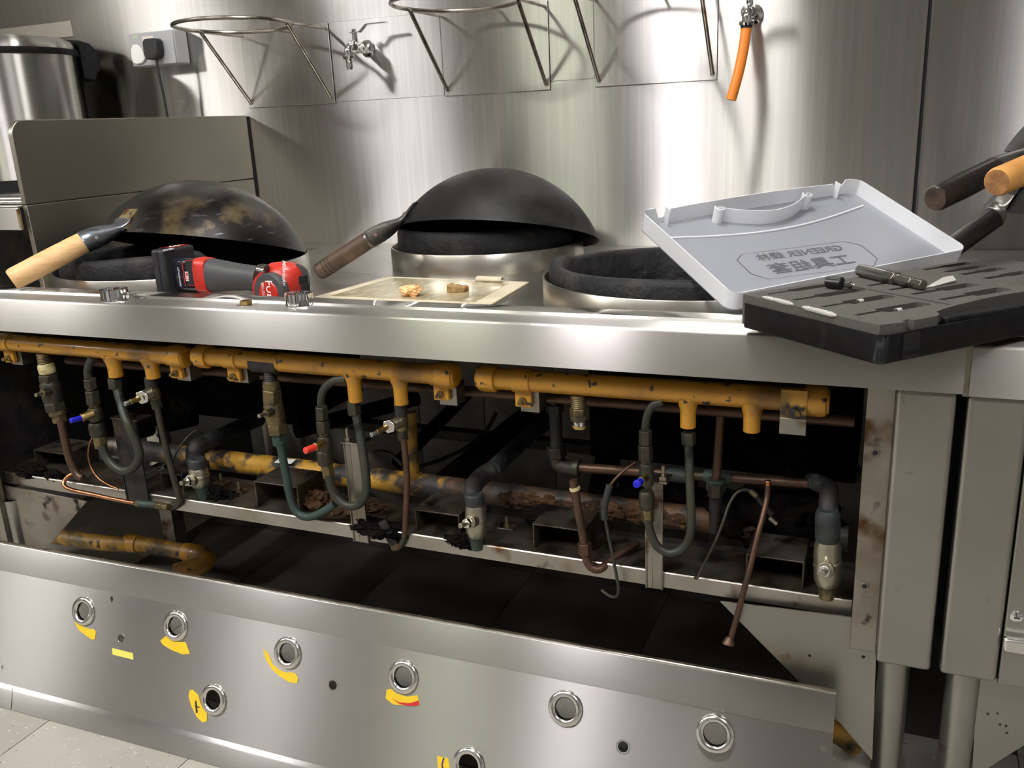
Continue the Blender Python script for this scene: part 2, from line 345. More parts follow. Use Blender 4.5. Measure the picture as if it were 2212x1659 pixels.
def blob(c, rad, seed=0, amp=.35, sub=3, freq=18.0, squash=(1, 1, 1)):
    bm = bmesh.new(); bmesh.ops.create_icosphere(bm, subdivisions=sub, radius=1)
    mb = MB(); vs = []
    for v in bm.verts:
        d = v.co.normalized(); n = mnoise.fractal(d*1.7+V((seed*3.1, seed*1.7, seed)), .9, 2.1, 4)+.35*mnoise.fractal(d*7+V((seed, 0, 0)), .8, 2.1, 4)
        q = d*(1+amp*n); vs.append(V(c)+V((q.x*rad*squash[0], q.y*rad*squash[1], q.z*rad*squash[2])))
    bm.verts.index_update(); fs = [tuple(v.index for v in f.verts) for f in bm.faces]; bm.free()
    return mb.add(vs, fs)
def text(s, O, ex, ey, height, name, m, parent, extrude=.0004, align='CENTER', center=True, xs=1.0, weight=0.):
    """letters laid flat at O, reading along ex with up ey"""
    cu = bpy.data.curves.new(name, 'FONT'); cu.body = s; cu.size = 1; cu.align_x = align; cu.align_y = 'CENTER' if center else 'BOTTOM_BASELINE'; cu.resolution_u = 3; cu.offset = weight
    ob = bpy.data.objects.new(name, cu); COL.objects.link(ob); dg = bpy.context.evaluated_depsgraph_get()
    me = bpy.data.meshes.new_from_object(ob.evaluated_get(dg)); bpy.data.objects.remove(ob)
    ex = V(ex).normalized(); ey = V(ey).normalized(); nz = ex.cross(ey)
    mb = MB(); mb.add([V(O)+ex*v.co.x*height*xs+ey*v.co.y*height+nz*extrude for v in me.vertices], [tuple(p.vertices) for p in me.polygons])
    bpy.data.meshes.remove(me)
    return mb.build(name, m, parent, smooth=0, recalc=False)

# ================================================================== THE SETTING
K = 1.10
def ZK(z): return CAM.z+K*(z-CAM.z)
WY = 1.87*K                    # steel splash wall
DECK, LIPZ, BEAD = ZK(.7755), .7804, .7845
fl = struct(MB().box((-5, -3.5, -.05), (3, 2.2, -.004)).build('floor', 'grout'))
TS = .331
tile_mesh = None
for i in range(-8, 8):
    for j in range(-8, 3):
        x0 = -1.075+TS*i; y0 = 1.45+TS*j
        if y0+TS > 2.2: continue
        if tile_mesh is None:
            t = MB().box((x0+.001, y0+.001, -.004), (x0+TS-.001, y0+TS-.001, 0)).build('tile', 'tile_floor', fl, smooth=0)
            tile_mesh = t.data; base = (x0, y0); shaded_mesh = t.data.copy(); shaded_mesh.materials[0] = MATS['tile_shaded']
        else:
            t = bpy.data.objects.new('tile', shaded_mesh if (y0 > 1.3 and -1.8 < x0 < .0) else tile_mesh); COL.objects.link(t); t.parent = fl; t.location = (x0-base[0], y0-base[1], 0)
wb = struct(MB().box((-5, WY+.006, -.05), (3, WY+.12, 2.65)).build('wall_back', 'dark_gap'))
SEAM = .0295*1.1*K
for (x0, x1) in ((-5, -2.6), (-2.598, SEAM-.003), (SEAM+.003, 1.4), (1.402, 3)):
    MB().box((x0, WY, DECK-.002), (x1, WY+.006, 2.6)).build('steel_sheet', 'steel_wall', wb, bevel=.001)
MB().box((SEAM+.0035, WY-.002, DECK), (SEAM+.0075, WY+.001, 2.6)).build('seam_trim', 'steel_bright', wb)
wt = None
for i in range(-9, 3):
    for j in range(3):
        x0 = .02+.2*i; z0 = -.01+.25*j
        if wt is None:
            t = MB().box((x0+.001, WY-.002, z0+.001), (x0+.199, WY+.006, z0+.249)).build('wall_tile', 'wall_tile', wb, bevel=.0015); wt = t; wbase = (x0, z0)
        else:
            t = wt.copy(); COL.objects.link(t); t.location = (x0-wbase[0], 0, z0-wbase[1])
struct(MB().box((-5.1, -3.5, -.05), (-5, 2.2, 2.65)).build('wall_left', 'wall_dark'))
struct(MB().box((3, -3.5, -.05), (3.1, 2.2, 2.65)).build('wall_right', 'wall_paint'))
struct(MB().box((-5.1, -3.6, -.05), (3.1, -3.5, 2.65)).build('wall_front', 'wall_paint'))
struct(MB().box((-5.1, -3.6, 2.62), (3.1, 2.2, 2.7)).build('ceiling', 'ceiling_paint'))
struct(MB().box((-.75, -3.5, 0), (.55, -3.46, 2.1)).build('added_board_1', 'added_board_paint', bevel=.004))  # unseen dark board, added to give the steel wall a dark reflection
for (x, y, sx, sy, e, c) in LAMPS:
    t = thing('ceiling_lamp', 'white ceiling lamp fixture ' + ('straight above the place before the range', 'long and narrow, left of the range', 'furthest left in the kitchen', 'furthest right in the kitchen', 'large and square, left of the place before the range', 'added to brighten the deck, small and square, over the burners')[LAMPS.index((x, y, sx, sy, e, c))], 'lamp', (x, y, 2.62), 'ceiling lamps of the kitchen')
    MB().box((x-sx/2-.03, y-sy/2-.03, 2.56), (x+sx/2+.03, y+sy/2+.03, 2.62)).build('housing', 'lamp_body', t, bevel=.004)
    MB().box((x-sx/2, y-sy/2, 2.548), (x+sx/2, y+sy/2, 2.5595)).build('diffuser', mat('lamp_glow_%d_%d' % (x*10, y*10), (.9, .9, .9), .5, emit=(c, e)), t)

sm = mat('mark_dark', (.07, .065, .06), .7)
N_ = sm.node_tree.nodes; L_ = sm.node_tree.links; tc_ = N_.new('ShaderNodeTexCoord'); mp_ = N_.new('ShaderNodeMapping'); mp_.inputs['Scale'].default_value = (1, 1, .25)
nz_ = N_.new('ShaderNodeTexNoise'); nz_.inputs['Scale'].default_value = 260; nz_.inputs['Detail'].default_value = 5; L_.new(tc_.outputs['Object'], mp_.inputs[0]); L_.new(mp_.outputs[0], nz_.inputs[0])
gr_ = N_.new('ShaderNodeTexGradient'); gr_.gradient_type = 'SPHERICAL'; mg_ = N_.new('ShaderNodeMapping'); mg_.inputs['Location'].default_value = (-.5*2, -.5*2, -.5*2); mg_.inputs['Scale'].default_value = (2, 2, 2); L_.new(tc_.outputs['Generated'], mg_.inputs[0]); L_.new(mg_.outputs[0], gr_.inputs[0])
mr_ = N_.new('ShaderNodeMapRange'); mr_.inputs[1].default_value = .42; mr_.inputs[2].default_value = .62; L_.new(nz_.outputs[0], mr_.inputs[0])
mm_ = N_.new('ShaderNodeMath'); mm_.operation = 'MULTIPLY'; mm_.use_clamp = True; L_.new(gr_.outputs[1], mm_.inputs[0]); L_.new(mr_.outputs[0], mm_.inputs[1]); L_.new(mm_.outputs[0], N_['Principled BSDF'].inputs['Alpha'])
for (ua, va, ub, vb) in ((730, 308, 850, 352), (720, 358, 925, 374), (1490, 335, 1605, 352), (2030, 108, 2330, 122), (2012, 132, 2330, 146)):  # scuffs and scratches, then two long faint lines on the right sheet
    a_, b_ = at(ua, va, WY-.0006), at(ub, vb, WY-.0006); z_ = (a_.z+b_.z)/2; hz = abs(a_.z-b_.z)/2*(1 if va == 308 else .35)
    MB().box((a_.x, WY-.0008, z_-hz), (b_.x, WY-.0001, z_+hz)).build('wall_mark', 'mark_dark', wb, smooth=0)
# ---- wall band between the ring plates
band = thing('wall_band', 'thin steel strip fixed along the splash wall between the ring plates', 'strip', (-.9*K, WY, ZK(1.122)))
MB().box((-1.2265*K, WY-.0012, ZK(1.107)), (-.945*K, WY, ZK(1.2815))).build('sheet', 'steel_wall', band, bevel=.0006)
MB().box((-.69*K, WY-.0012, ZK(1.1222)), (-.594*K, WY, ZK(1.2815))).build('sheet', 'steel_wall', band, bevel=.0006)
sheet = tag(MB().box((-2.9, WY-.004, ZK(1.312)), (-2.022*K, WY, ZK(1.35))).build('wall_plate', 'steel_guard'), 'dark edged steel plate on the wall above the lidded bin', 'plate')

# ================================================================== WOK RANGE (body, legs, frame)
XL, XR = -1.657, .0865
rg = thing('wok_range', 'stainless steel three-burner wok range with its control panel taken off', 'range', (-.7, 1.45, 0))
prof = [(1.12, .7194), (1.1, .7194), (1.1, .776), (1.1013, .7791), (1.1045, .7804), (1.15, .7804), (1.152, BEAD), (1.188, BEAD), (1.191, DECK), (1.191, DECK-.003), (1.186, DECK-.003), (1.186, .778), (1.104, .7765), (1.1025, .774), (1.1025, .7219), (1.12, .7219)]
MB().loops([[V((x, y, z)) for y, z in prof] for x in (XL, XR)]).build('front_lip', 'steel_lip', rg, smooth=50)
RINGS = [(-1.2677*K, 1.346*K, .236*K, 'L'), (-.7549*K, 1.6425*K, .1937*K, 'M'), (-.2695*K, 1.346*K, .236*K, 'R')]
def circ(x, y, z, r, n=64): return [V((x+r*math.cos(2*math.pi*i/n), y+r*math.sin(2*math.pi*i/n), z)) for i in range(n)]
outer = [V((XL, 1.189, DECK)), V((XR, 1.189, DECK)), V((XR, WY-.001, DECK)), V((XL, WY-.001, DECK))]
MB().holed(outer, [circ(x, y, DECK, r-.004) for x, y, r, _ in RINGS], (0, 0, 1), .002).build('deck', 'steel_deck', rg, smooth=0)
for x, y, r, k in RINGS:
    h = .0399*K
    MB().lathe((x, y, DECK-.002), (0, 0, 1), [(r-.0035, 0), (r, 0), (r, h+.001), (r-.0008, h+.002), (r-.0028, h+.002), (r-.0035, h+.001), (r-.0035, 0)], n=96).build('burner_collar', 'steel_ring', rg, smooth=40)
    # sooty combustion bowl hanging below the deck
    MB().lathe((x, y, DECK-.003), (0, 0, 1), [(r-.006, 0), (r*.86, -.012), (r*.80, -.06), (r*.62, -.12), (r*.32, -.17), (.05, -.18), (.05, -.21), (0, -.21)], n=40).build('combustion_bowl', 'soot', rg, smooth=40)
    MB().torus((x, y, DECK-.10), (0, 0, 1), .055, .012, 24, 8).build('burner_head', 'cast_iron', rg)
# guard on the left
GX = -1.4926*K
def gp(u, v): d = ray(u, v); return CAM+d*((GX-CAM.x)/d.x)
zt, zs = ZK(1.0885), ZK(.9365); yf = 1.2015*K; rr = .03
arc = [V((GX, yf+rr-rr*math.cos(a), zt-rr+rr*math.sin(a))) for a in [math.pi/2*i/8 for i in range(9)]]
MB().prism([V((GX, yf, zs+.001))]+arc+[V((GX, WY-.004, zt)), V((GX, WY-.004, zs+.001))], (-.012, 0, 0)).build('guard_upper', 'steel_guard', rg, bevel=.0015)
MB().prism([V((GX, yf+.006, DECK)), V((GX, yf+.001, zs-.001)), V((GX, WY-.004, zs-.001)), V((GX, WY-.004, DECK))], (-.012, 0, 0)).build('guard_lower', 'steel_guard', rg, bevel=.001)
MB().box((GX-.013, WY-.0035, DECK), (GX+.003, WY-.0002, zt-.003)).build('guard_gap', 'dark_gap', rg)
MB().box((GX-.011, yf+.002, zs-.0012), (GX-.0012, WY-.004, zs+.0012)).build('guard_seam', 'dark_gap', rg)
# right front post, cover panel, leg
mb = MB().box((-.0155, 1.118, .352), (.0165, 1.132, .722))
mb.build('corner_post', 'steel_grimy', rg, bevel=.001)
for (u, v) in ((1891, 978), (1868, 1266)):
    c = at(u, v, 1.118); MB().torus(c-V((0, .0005, 0)), (0, 1, 0), .0042, .0014, 20, 6).build('screw_hole_rim', 'steel_grimy', rg); MB().cyl(c-V((0, .0008, 0)), c+V((0, .002, 0)), .0036, n=16).build('screw_hole', 'dark_gap', rg)
MB().box((.0165, 1.106, .3445), (.0822, 1.17, .7186)).build('post_cover', 'steel_post', rg, bevel=.006, seg=4)
c = at(1928, 1470, 1.14)
MB().cyl((.0405, 1.148, 0), (.0405, 1.148, .35), .0205, n=28).build('leg', 'steel_post', rg)
MB().cyl((-1.63, 1.148, 0), (-1.63, 1.148, .35), .0205, n=28).build('leg', 'steel_post', rg)
for x in (-1.62, .03): MB().cyl((x, 1.95, 0), (x, 1.95, .4), .0205, n=20).build('leg', 'steel_grimy', rg)
# lower rail: folded channel with visible top
MB().prism([V((XL, 1.15, .3805)), V((XL, 1.15, .4035)), V((XL, 1.1515, .405)), V((XL, 1.156, .405)), V((XL, 1.156, .402)), V((XL, 1.153, .402)), V((XL, 1.153, .3805))], (-.017-XL, 0, 0)).build('lower_rail', 'steel_rail', rg, smooth=40)
MB().box((XL, 1.1562, .402), (-.017, 1.245, .4048)).build('rail_top', 'steel_sooty', rg)
MB().box((XL, 1.245, .395), (-.017, 1.262, .405)).build('rail_angle', 'soot_metal', rg)
# gussets between rail and legs
G = [(1560, 1302), (1846, 1336), (1893, 1400), (1889, 1640), (1879, 1640), (1700, 1448)]
MB().prism([at(u, v, 1.137) for u, v in [(1556, 1300), (1846, 1335), (1850, 1392), (1893, 1400), (1884, 1642), (1806, 1552), (1702, 1448)]], (0, .003, 0)).build('gusset', 'steel_post', rg)
for (u, v) in ((1749, 1416), (1865, 1419)):
    c = at(u, v, 1.137); MB().cyl(c-V((0, .0006, 0)), c+V((0, .001, 0)), .0022, n=12).build('bolt_hole', 'dark_gap', rg)
MB().prism([at(u, v, 1.139) for u, v in [(-60, 1040), (12, 1050), (186, 1084), (104, 1180), (-60, 1175)]], (0, .003, 0)).build('gusset', 'steel_grimy', rg)
MB().box((-1.66, 1.12, .20), (-1.635, 1.135, .72)).build('corner_post', 'steel_grimy', rg, bevel=.001)
# vertical struts
for (u0, u1, vt, vb, m) in ((236, 285, 905, 1082, 'soot_metal'), (736, 770, 958, 1172, 'steel_grimy'), (1391, 1430, 1042, 1277, 'steel_grimy')):
    a = at(u0, vt, 1.14); b = at(u1, vt, 1.14); lo = at((u0+u1)/2, vb, 1.14).z; x0, x1 = a.x, b.x; zt_ = a.z
    MB().prism([V((x0, 1.1452, lo)), V((x0+.0022, 1.1452, lo)), V((x0+.0026, 1.1475, lo)), V(((x0+x1)/2-.003, 1.1475, lo)), V(((x0+x1)/2-.002, 1.1462, lo)), V(((x0+x1)/2+.001, 1.1475, lo)), V((x1-.0026, 1.1475, lo)), V((x1-.0022, 1.1452, lo)), V((x1, 1.1452, lo)), V((x1, 1.1495, lo)), V((x0, 1.1495, lo))], (0, 0, zt_-lo)).build('strut', m, rg, bevel=.0006)
    MB().box((x0-.004, 1.1445, zt_-.002), (x1+.006, 1.18, zt_+.0005)).build('strut_bracket', 'steel_grimy', rg, bevel=.0005)
    for k, xx in enumerate((x0+.004, x1-.002)):
        if m == 'soot_metal': continue
        MB().cyl((xx, 1.155, zt_), (xx, 1.155, zt_+.022), .0028, n=10).build('bolt', 'brass_pale', rg); MB().cyl((xx, 1.155, zt_+.001), (xx, 1.155, zt_+.006), .0055, n=6).build('hex_nut', 'brass_pale', rg)
# inverted channel brackets standing on the rail
for (u0, u1, vt, vb, y0) in ((72, 143, 972, 1010, 1.185), (345, 392, 1020, 1062, 1.175), (548, 642, 1040, 1098, 1.165), (895, 991, 1101, 1148, 1.163), (1150, 1262, 1132, 1184, 1.163), (1612, 1738, 1198, 1246, 1.163)):
    a = at(u0, vt, y0); b = at(u1, vt+(u1-u0)*.12, y0); z0 = .405; z1 = (a.z+b.z)/2; x0, x1 = a.x, b.x; th = .0022
    MB().prism([V((x0, y0, z0)), V((x0, y0, z1)), V((x1, y0, z1)), V((x1, y0, z0)), V((x1-th, y0, z0)), V((x1-th, y0, z1-th)), V((x0+th, y0, z1-th)), V((x0+th, y0, z0))], (0, .075, 0)).build('channel_bracket', 'steel_sooty', rg, bevel=.0006)
# bolted feet on the rail
for (u, v) in ((517, 1060), (478, 1042), (1095, 1138)):
    c = az(u, v, .407); MB().box(c+V((-.014, -.01, -.002)), c+V((.014, .012, .001))).build('foot_plate', 'steel_grimy', rg, bevel=.0006)
    MB().cyl(c, c+V((0, 0, .018)), .0028, n=10).build('bolt', 'brass_pale', rg); MB().cyl(c, c+V((0, 0, .006)), .0055, n=6).build('hex_nut', 'brass_old', rg)
# inner right side sheet with scorched hole edge, and inner left sheet
MB().prism([V((-.006, 1.135, .405)), V((-.006, 1.135, .70)), V((-.006, 1.60, .70)), V((-.006, 1.60, .405))], (.002, 0, 0)).build('side_sheet', 'steel_grimy', rg)
MB().prism([V((-1.655, 1.135, .36)), V((-1.655, 1.135, .72)), V((-1.655, 1.98, .72)), V((-1.655, 1.98, .36))], (.002, 0, 0)).build('side_sheet', 'soot_metal', rg)
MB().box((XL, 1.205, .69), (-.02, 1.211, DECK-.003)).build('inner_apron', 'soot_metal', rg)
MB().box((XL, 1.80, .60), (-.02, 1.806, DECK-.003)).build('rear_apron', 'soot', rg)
for (a, b, wd) in (((640, 930, 1.45), (900, 860, 1.72), .035), ((960, 1045, 1.40), (1180, 870, 1.70), .05), ((1300, 1060, 1.42), (1330, 900, 1.75), .05), ((150, 960, 1.42), (420, 900, 1.72), .05), ((860, 1000, 1.42), (1010, 850, 1.75), .028)):
    p, q = P2(a), P2(b); MB().cyl(p, q, wd/2, n=14).build('venturi_pipe', 'soot', rg)
MB().box((XL, 1.62, .385), (-.02, 1.65, .405)).build('rear_rail', 'soot_metal', rg)

MB().box((-.50, 1.50, .43), (-.03, 1.76, .70)).build('added_dark_box', 'soot', rg, bevel=.004)  # black boxes added left and right to keep the range interior dark
MB().box((-1.64, 1.50, .43), (-1.16, 1.76, .70)).build('added_dark_box', 'soot', rg, bevel=.004)

# weld bead and neighbour unit on the right
nb = thing('side_cabinet', 'stainless steel cabinet adjoining the wok range on its right', 'cabinet', (.6, 1.45, 0))
prof2 = [(y, z-.002) for y, z in prof]
MB().loops([[V((x, y, z)) for y, z in prof2] for x in (.0925, 1.4)]).build('front_lip', 'steel_lip', nb, smooth=50)
MB().box((.0925, 1.19, DECK-.004), (1.4, WY-.002, DECK-.001)).build('worktop', 'steel_deck', nb)
MB().box((.0925, 1.106, .3445), (.1572, 1.17, .7165)).build('post_cover', 'steel_post', nb, bevel=.006, seg=4)
MB().box((.1585, 1.108, .3435), (1.4, 1.15, .7165)).build('front_sheet', 'steel_post', nb, bevel=.002)
c = at(2196, 1332, 1.108); MB().lathe(c+V((0, .0005, 0)), (0, -1, 0), [(.0075, 0), (.0072, .002), (.005, .0035), (0, .0042)], n=20).build('screw', 'chrome', nb)
MB().box(c+V((-.003, -.0046, -.0007)), c+V((.003, -.0030, .0007))).build('screw_slot', 'dark_gap', nb)
a = at(2165, 1385, 1.107); MB().box((a.x, 1.096, a.z-.010), (1.4, 1.108, a.z+.010)).build('door_rail', 'steel_bright', nb, bevel=.004)
MB().cyl((.125, 1.148, 0), (.125, 1.148, .35), .0215, n=28).build('leg', 'steel_post', nb)
MB().prism([at(u, v, 1.137) for u, v in [(2110, 1460), (2260, 1480), (2260, 1580), (2100, 1680)]], (0, .003, 0)).build('gusset', 'steel_post', nb)
for (u, v) in ((2134, 1542), (2155, 1541), (2160, 1565), (2173, 1568), (2175, 1583)):
    c = at(u, v, 1.137); MB().cyl(c-V((0, .0005, 0)), c+V((0, .001, 0)), .0017, n=8).build('rust_spot', 'rust', nb)
MB().box((.0865, 1.103, .716), (.0925, 1.18, .777)).build('joint_strip', 'steel_grimy', nb)
MB().box((.083, 1.16, .35), (.0925, 1.2, .716)).build('gap_filler', 'dark_gap', nb)

# left neighbour table behind the guard
tb = thing('side_table', 'steel work table edge showing behind the guard at far left', 'table', (-2.3, 1.7, 0))
z1 = at(5, 450, 1.315).z; z0 = at(5, 497, 1.315).z
MB().box((-3, 1.314, z0), (-1.658, 1.32, z1)).build('fascia', 'steel_lip', tb, bevel=.001)
MB().box((-3, 1.315, z1), (-1.658, 2.045, z1+.004)).build('tabletop', 'steel_deck', tb, bevel=.001)
MB().tube([V((-3, 1.35, z1+.014)), V((-1.659, 1.35, z1+.014))], .010, 14).build('front_roll', 'steel_bright', tb)
MB().tube([V((-1.6565, 1.313, z1-.002)), V((-1.6565, 1.312, (z0+z1)/2)), V((-1.6565, 1.313, z0+.003))], .0035, 8).build('weld_bead', 'steel_heat', tb)
MB().box((-3, 1.33, .25), (-1.667, 2.0, .262)).build('under_shelf', 'steel_deck', tb)
for x in (-2.9, -1.70): MB().box((x-.02, 1.6, 0), (x+.02, 1.64, z1)).build('leg', 'steel_grimy', tb)
MB().box((-3, 2.03, .26), (-1.667, 2.04, z1)).build('back_sheet', 'soot_metal', tb)
TABZ = z1+.004

# ---- floor pipe (yellow) under the range
fp = thing('floor_gas_pipe', 'yellow painted gas pipe bending along the floor under the range', 'pipe', az(330, 1190, .06))
pts = [az(60, 1150, .075), az(215, 1172, .075), az(300, 1175, .075), az(400, 1192, .075)]
MB().tube(catmull(pts, 4), .020, 14).build('pipe', 'yellow_grimy', fp, smooth=60)
e = az(400, 1192, .075); MB().tube(catmull([e, az(432, 1197, .075), az(446, 1208, .073), az(430, 1222, .065), az(380, 1238, .055)], 5), .0225, 14).build('elbow', 'yellow_paint', fp, smooth=60)
MB().cyl(az(275, 1172, .075), az(300, 1175, .075), .0225, n=16).build('coupling', 'yellow_paint', fp)
fp2 = thing('floor_gas_pipe', 'stub of yellow-brown pipe behind the right leg of the range', 'pipe', az(1830, 1600, .05))
MB().tube([V((-.06, 1.30, .09)), az(1812, 1585, .06), az(1845, 1606, .045)], .018, 14).build('pipe', 'yellow_grimy', fp2)
MB().cyl(az(1838, 1600, .05), az(1850, 1610, .042), .021, n=16).build('end_cap', 'yellow_grimy', fp2)

# ================================================================== GAS PIPEWORK
MY = 1.148
def manifold(label, ends, stubs, clamps, caps, m='yellow_paint'):
    A, B = P2(ends[0], MY), P2(ends[1], MY); z = (A.z+B.z)/2; A = V((A.x, MY, A.z)); B = V((B.x, MY, B.z))
    t = thing('gas_manifold', label, 'pipe', (A+B)/2, 'yellow gas manifolds under the front lip')
    MB().cyl(A, B, .0158, n=24).build('pipe', m, t)
    d = (B-A).normalized()
    for (u, v) in caps:
        c = P2((u, v), MY); s = 1 if (c-A).length > (c-B).length else -1; c = A+d*((c-A).dot(d))
        MB().lathe(c-d*s*.03, d*s, [(0, 0), (.0195, 0), (.0205, .003), (.0205, .020), (.019, .026), (.014, .0295), (0, .030)], n=24).build('end_cap', m, t)
    for (u, v0, v1, wpx) in stubs:
        c = at(u, v0, MY); c = A+d*((c-A).dot(d)); e = at(u, v1, MY); r = wpx/2*mpp(c)
        MB().lathe(c, V((0, 0, -1)), [(0, 0), (r*1.5, .008), (r*1.15, .020), (r, .026), (r, c.z-e.z), (r*.8, c.z-e.z+.001), (0, c.z-e.z+.001)], n=20).build('outlet_stub', m, t)
    for (u, v, drop) in clamps:
        c = at(u, v, MY); c = A+d*((c-A).dot(d))
        MB().cyl(c-d*.014, c+d*.014, .0178, n=24).build('clamp_strap', m, t)
        b = MB().box(c+V((-.0125, -.004, -.040)), c+V((.0125, .004, -.012))); cl = b.build('clamp_ear', m, t, bevel=.001)
        MB().cyl(c+V((0, -.004, -.030)), c+V((0, -.018, -.030)), .0032, n=10).build('bolt', 'yellow_grimy', cl)
        MB().cyl(c+V((0, -.004, -.030)), c+V((0, -.009, -.030)), .0062, n=6).build('hex_nut', 'yellow_grimy', cl)
        MB().box(c+V((-.008, .005, -.040-drop)), c+V((.022, .035, -.016))).build('hanger_block', 'steel_grimy', t, bevel=.001)
    return t
mL = manifold('yellow gas manifold pipe at the left end, above the blue-capped valve by the guard', [(-60, 733), (405, 771)], [(242, 760, 812, 31), (324, 768, 815, 31)], [(17, 742, .006), (378, 768, .006)], [(405, 771)])
mM = manifold('yellow gas manifold pipe in the middle with a blackened stretch at its left', [(424, 768), (987, 812)], [(762, 800, 866, 31), (862, 808, 872, 31)], [(503, 775, .004), (952, 808, .010)], [(424, 768), (987, 812)])
mR = manifold('yellow gas manifold pipe on the right reaching to the corner post', [(1034, 815), (1792, 868)], [(1487, 845, 922, 34), (1626, 858, 931, 37)], [(1130, 822, .010)], [(1034, 815), (1792, 868)])
# broad pale bracket on the right manifold
a = at(1687, 840, MY-.019); b = at(1741, 941, MY-.019)
MB().box((a.x, MY-.021, b.z), (b.x, MY-.018, a.z)).build('bracket_plate', 'yellow_grimy', mR, bevel=.001)
lo = at(1687, 902, MY-.021).z
MB().box((a.x+.0005, MY-.0215, b.z+.0005), (b.x-.0005, MY-.0208, lo)).build('bracket_foot', 'steel_post', mR, bevel=.0005)
c = at(1717, 893, MY-.022); MB().lathe(c+V((0, .001, 0)), (0, -1, 0), [(.0072, 0), (.0065, .003), (.003, .0045), (0, .0047)], n=16).build('bolt_head', 'yellow_grimy', mR)
# black scorched sleeve on the middle manifold
a = at(548, 782, MY); b = at(604, 787, MY); MB().cyl(V((a.x, MY, a.z)), V((b.x, MY, b.z)), .0168, n=24).build('scorched_tee', 'soot_metal', mM)
hp = tag(MB().cyl((-1.46, 1.20, .640), (-.03, 1.20, .643), .0085, n=14).build('pilot_supply_pipe', 'copper_dull'), 'dull copper supply pipe running behind the yellow manifolds', 'pipe')

# ---------------- left group
Y = MY
v = thing('gas_valve', 'brass valve with taped thread hanging from the left manifold, leftmost of all', 'valve', at(115, 840, Y), 'valves hanging from the manifolds')
seg(v, 'threaded_stub', 'brass_old', (94, 762), (98, 785), Y, 31, 't')
seg(v, 'tape_wrap', 'ptfe', (98, 785), (104, 808), Y, 35, 'b')
seg(v, 'collar', 'brass_dark', (104, 808), (107, 824), Y, 40, 'h')
seg(v, 'body', 'brass_dark', (107, 822), (118, 872), Y, 44, 'b')
seg(v, 'lower_collar', 'brass_dark', (118, 868), (123, 886), Y, 44, 'h')
seg(v, 'union', 'brass_old', (123, 884), (127, 896), Y, 38, 'c')
seg(v, 'hex_nut', 'brass_old', (127, 894), (131, 911), Y, 31, 'h')
seg(v, 'stem', 'brass_old', (108, 846, Y-.012), (91, 850, Y-.030), None, 17, 'h')
seg(v, 'stem_tip', 'brass_pale', (93, 849, Y-.028), (77, 854, Y-.045), None, 8, 'c')
hose(v, 'outlet_tube', 'copper_dull', [(131, 908), (138, 940), (147, 980), (157, 1008), (167, 1025), (179, 1033)], Y-.008, 17)

def pilot(label, arch, n1, n2, body, un, n3, ut, stub_nut, stem, cap, capm, m='tube_green', Ys=MY-.018, stemd=.05):
    t = thing('pilot_valve', label, 'valve', at(*body[0], Ys), 'capped pilot valves with bent tubes')
    hose(t, 'feed_tube', m, arch, Ys+.012, 18)
    seg(t, 'hex_nut', 'brass_dark', *n1, Ys, 27, 'h'); seg(t, 'hex_nut', 'brass_dark', *n2, Ys, 30, 'h')
    seg(t, 'collar', 'brass_old', n1[1], n2[0], Ys, 20, 'c'); seg(t, 'neck', 'brass_old', n2[1], body[0], Ys, 22, 'c')
    seg(t, 'body', 'brass_dark', *body, Ys, 32, 'b'); seg(t, 'union', 'brass_dark', *un, Ys, 34, 'b'); seg(t, 'hex_nut', 'brass_old', *n3, Ys, 27, 'h')
    nu = len(ut); ut = [(*p, MY-.001 if i == nu-1 else MY-.006 if i == nu-2 else MY-.015 if i == nu-3 else Ys-.004) for i, p in enumerate(ut)]
    hose(t, 'bent_tube', m, ut, None, 19, n=12)
    seg(t, 'hex_nut', 'brass_dark', *stub_nut, MY, 30, 'h')
    (u0, v0), (u1, v1), (u2, v2) = stem
    seg(t, 'stem_sleeve', 'brass', (u0, v0, Ys-.010), (u1, v1, Ys-.030), None, 18, 'c')
    p = seg(t, 'stem_cap', capm, (u1, v1, Ys-.030), (u2, v2, Ys-.030-stemd*.4), None, cap, 'c', bevel=.001)
    return t
pilot('blue-capped pilot valve with a bent tube below the left manifold', [(200, 772), (192, 790), (190, 805), (193, 822)], ((194, 818), (197, 838)), ((199, 843), (203, 872)), ((204, 880), (209, 908)), ((207, 912), (213, 942)), ((214, 942), (219, 966)),
      [(219, 962), (229, 985), (243, 1003), (264, 1016), (286, 1012), (300, 992), (300, 972), (291, 948), (277, 915), (267, 890), (259, 862), (252, 838)], ((247, 816), (250, 838)), ((202, 892), (176, 903), (152, 909)), 12, 'blue_cap')
v = thing('gas_valve', 'brass needle valve with pointed stem under the left manifold, above the copper tube', 'valve', at(330, 850, MY), 'needle valves with bare stems')
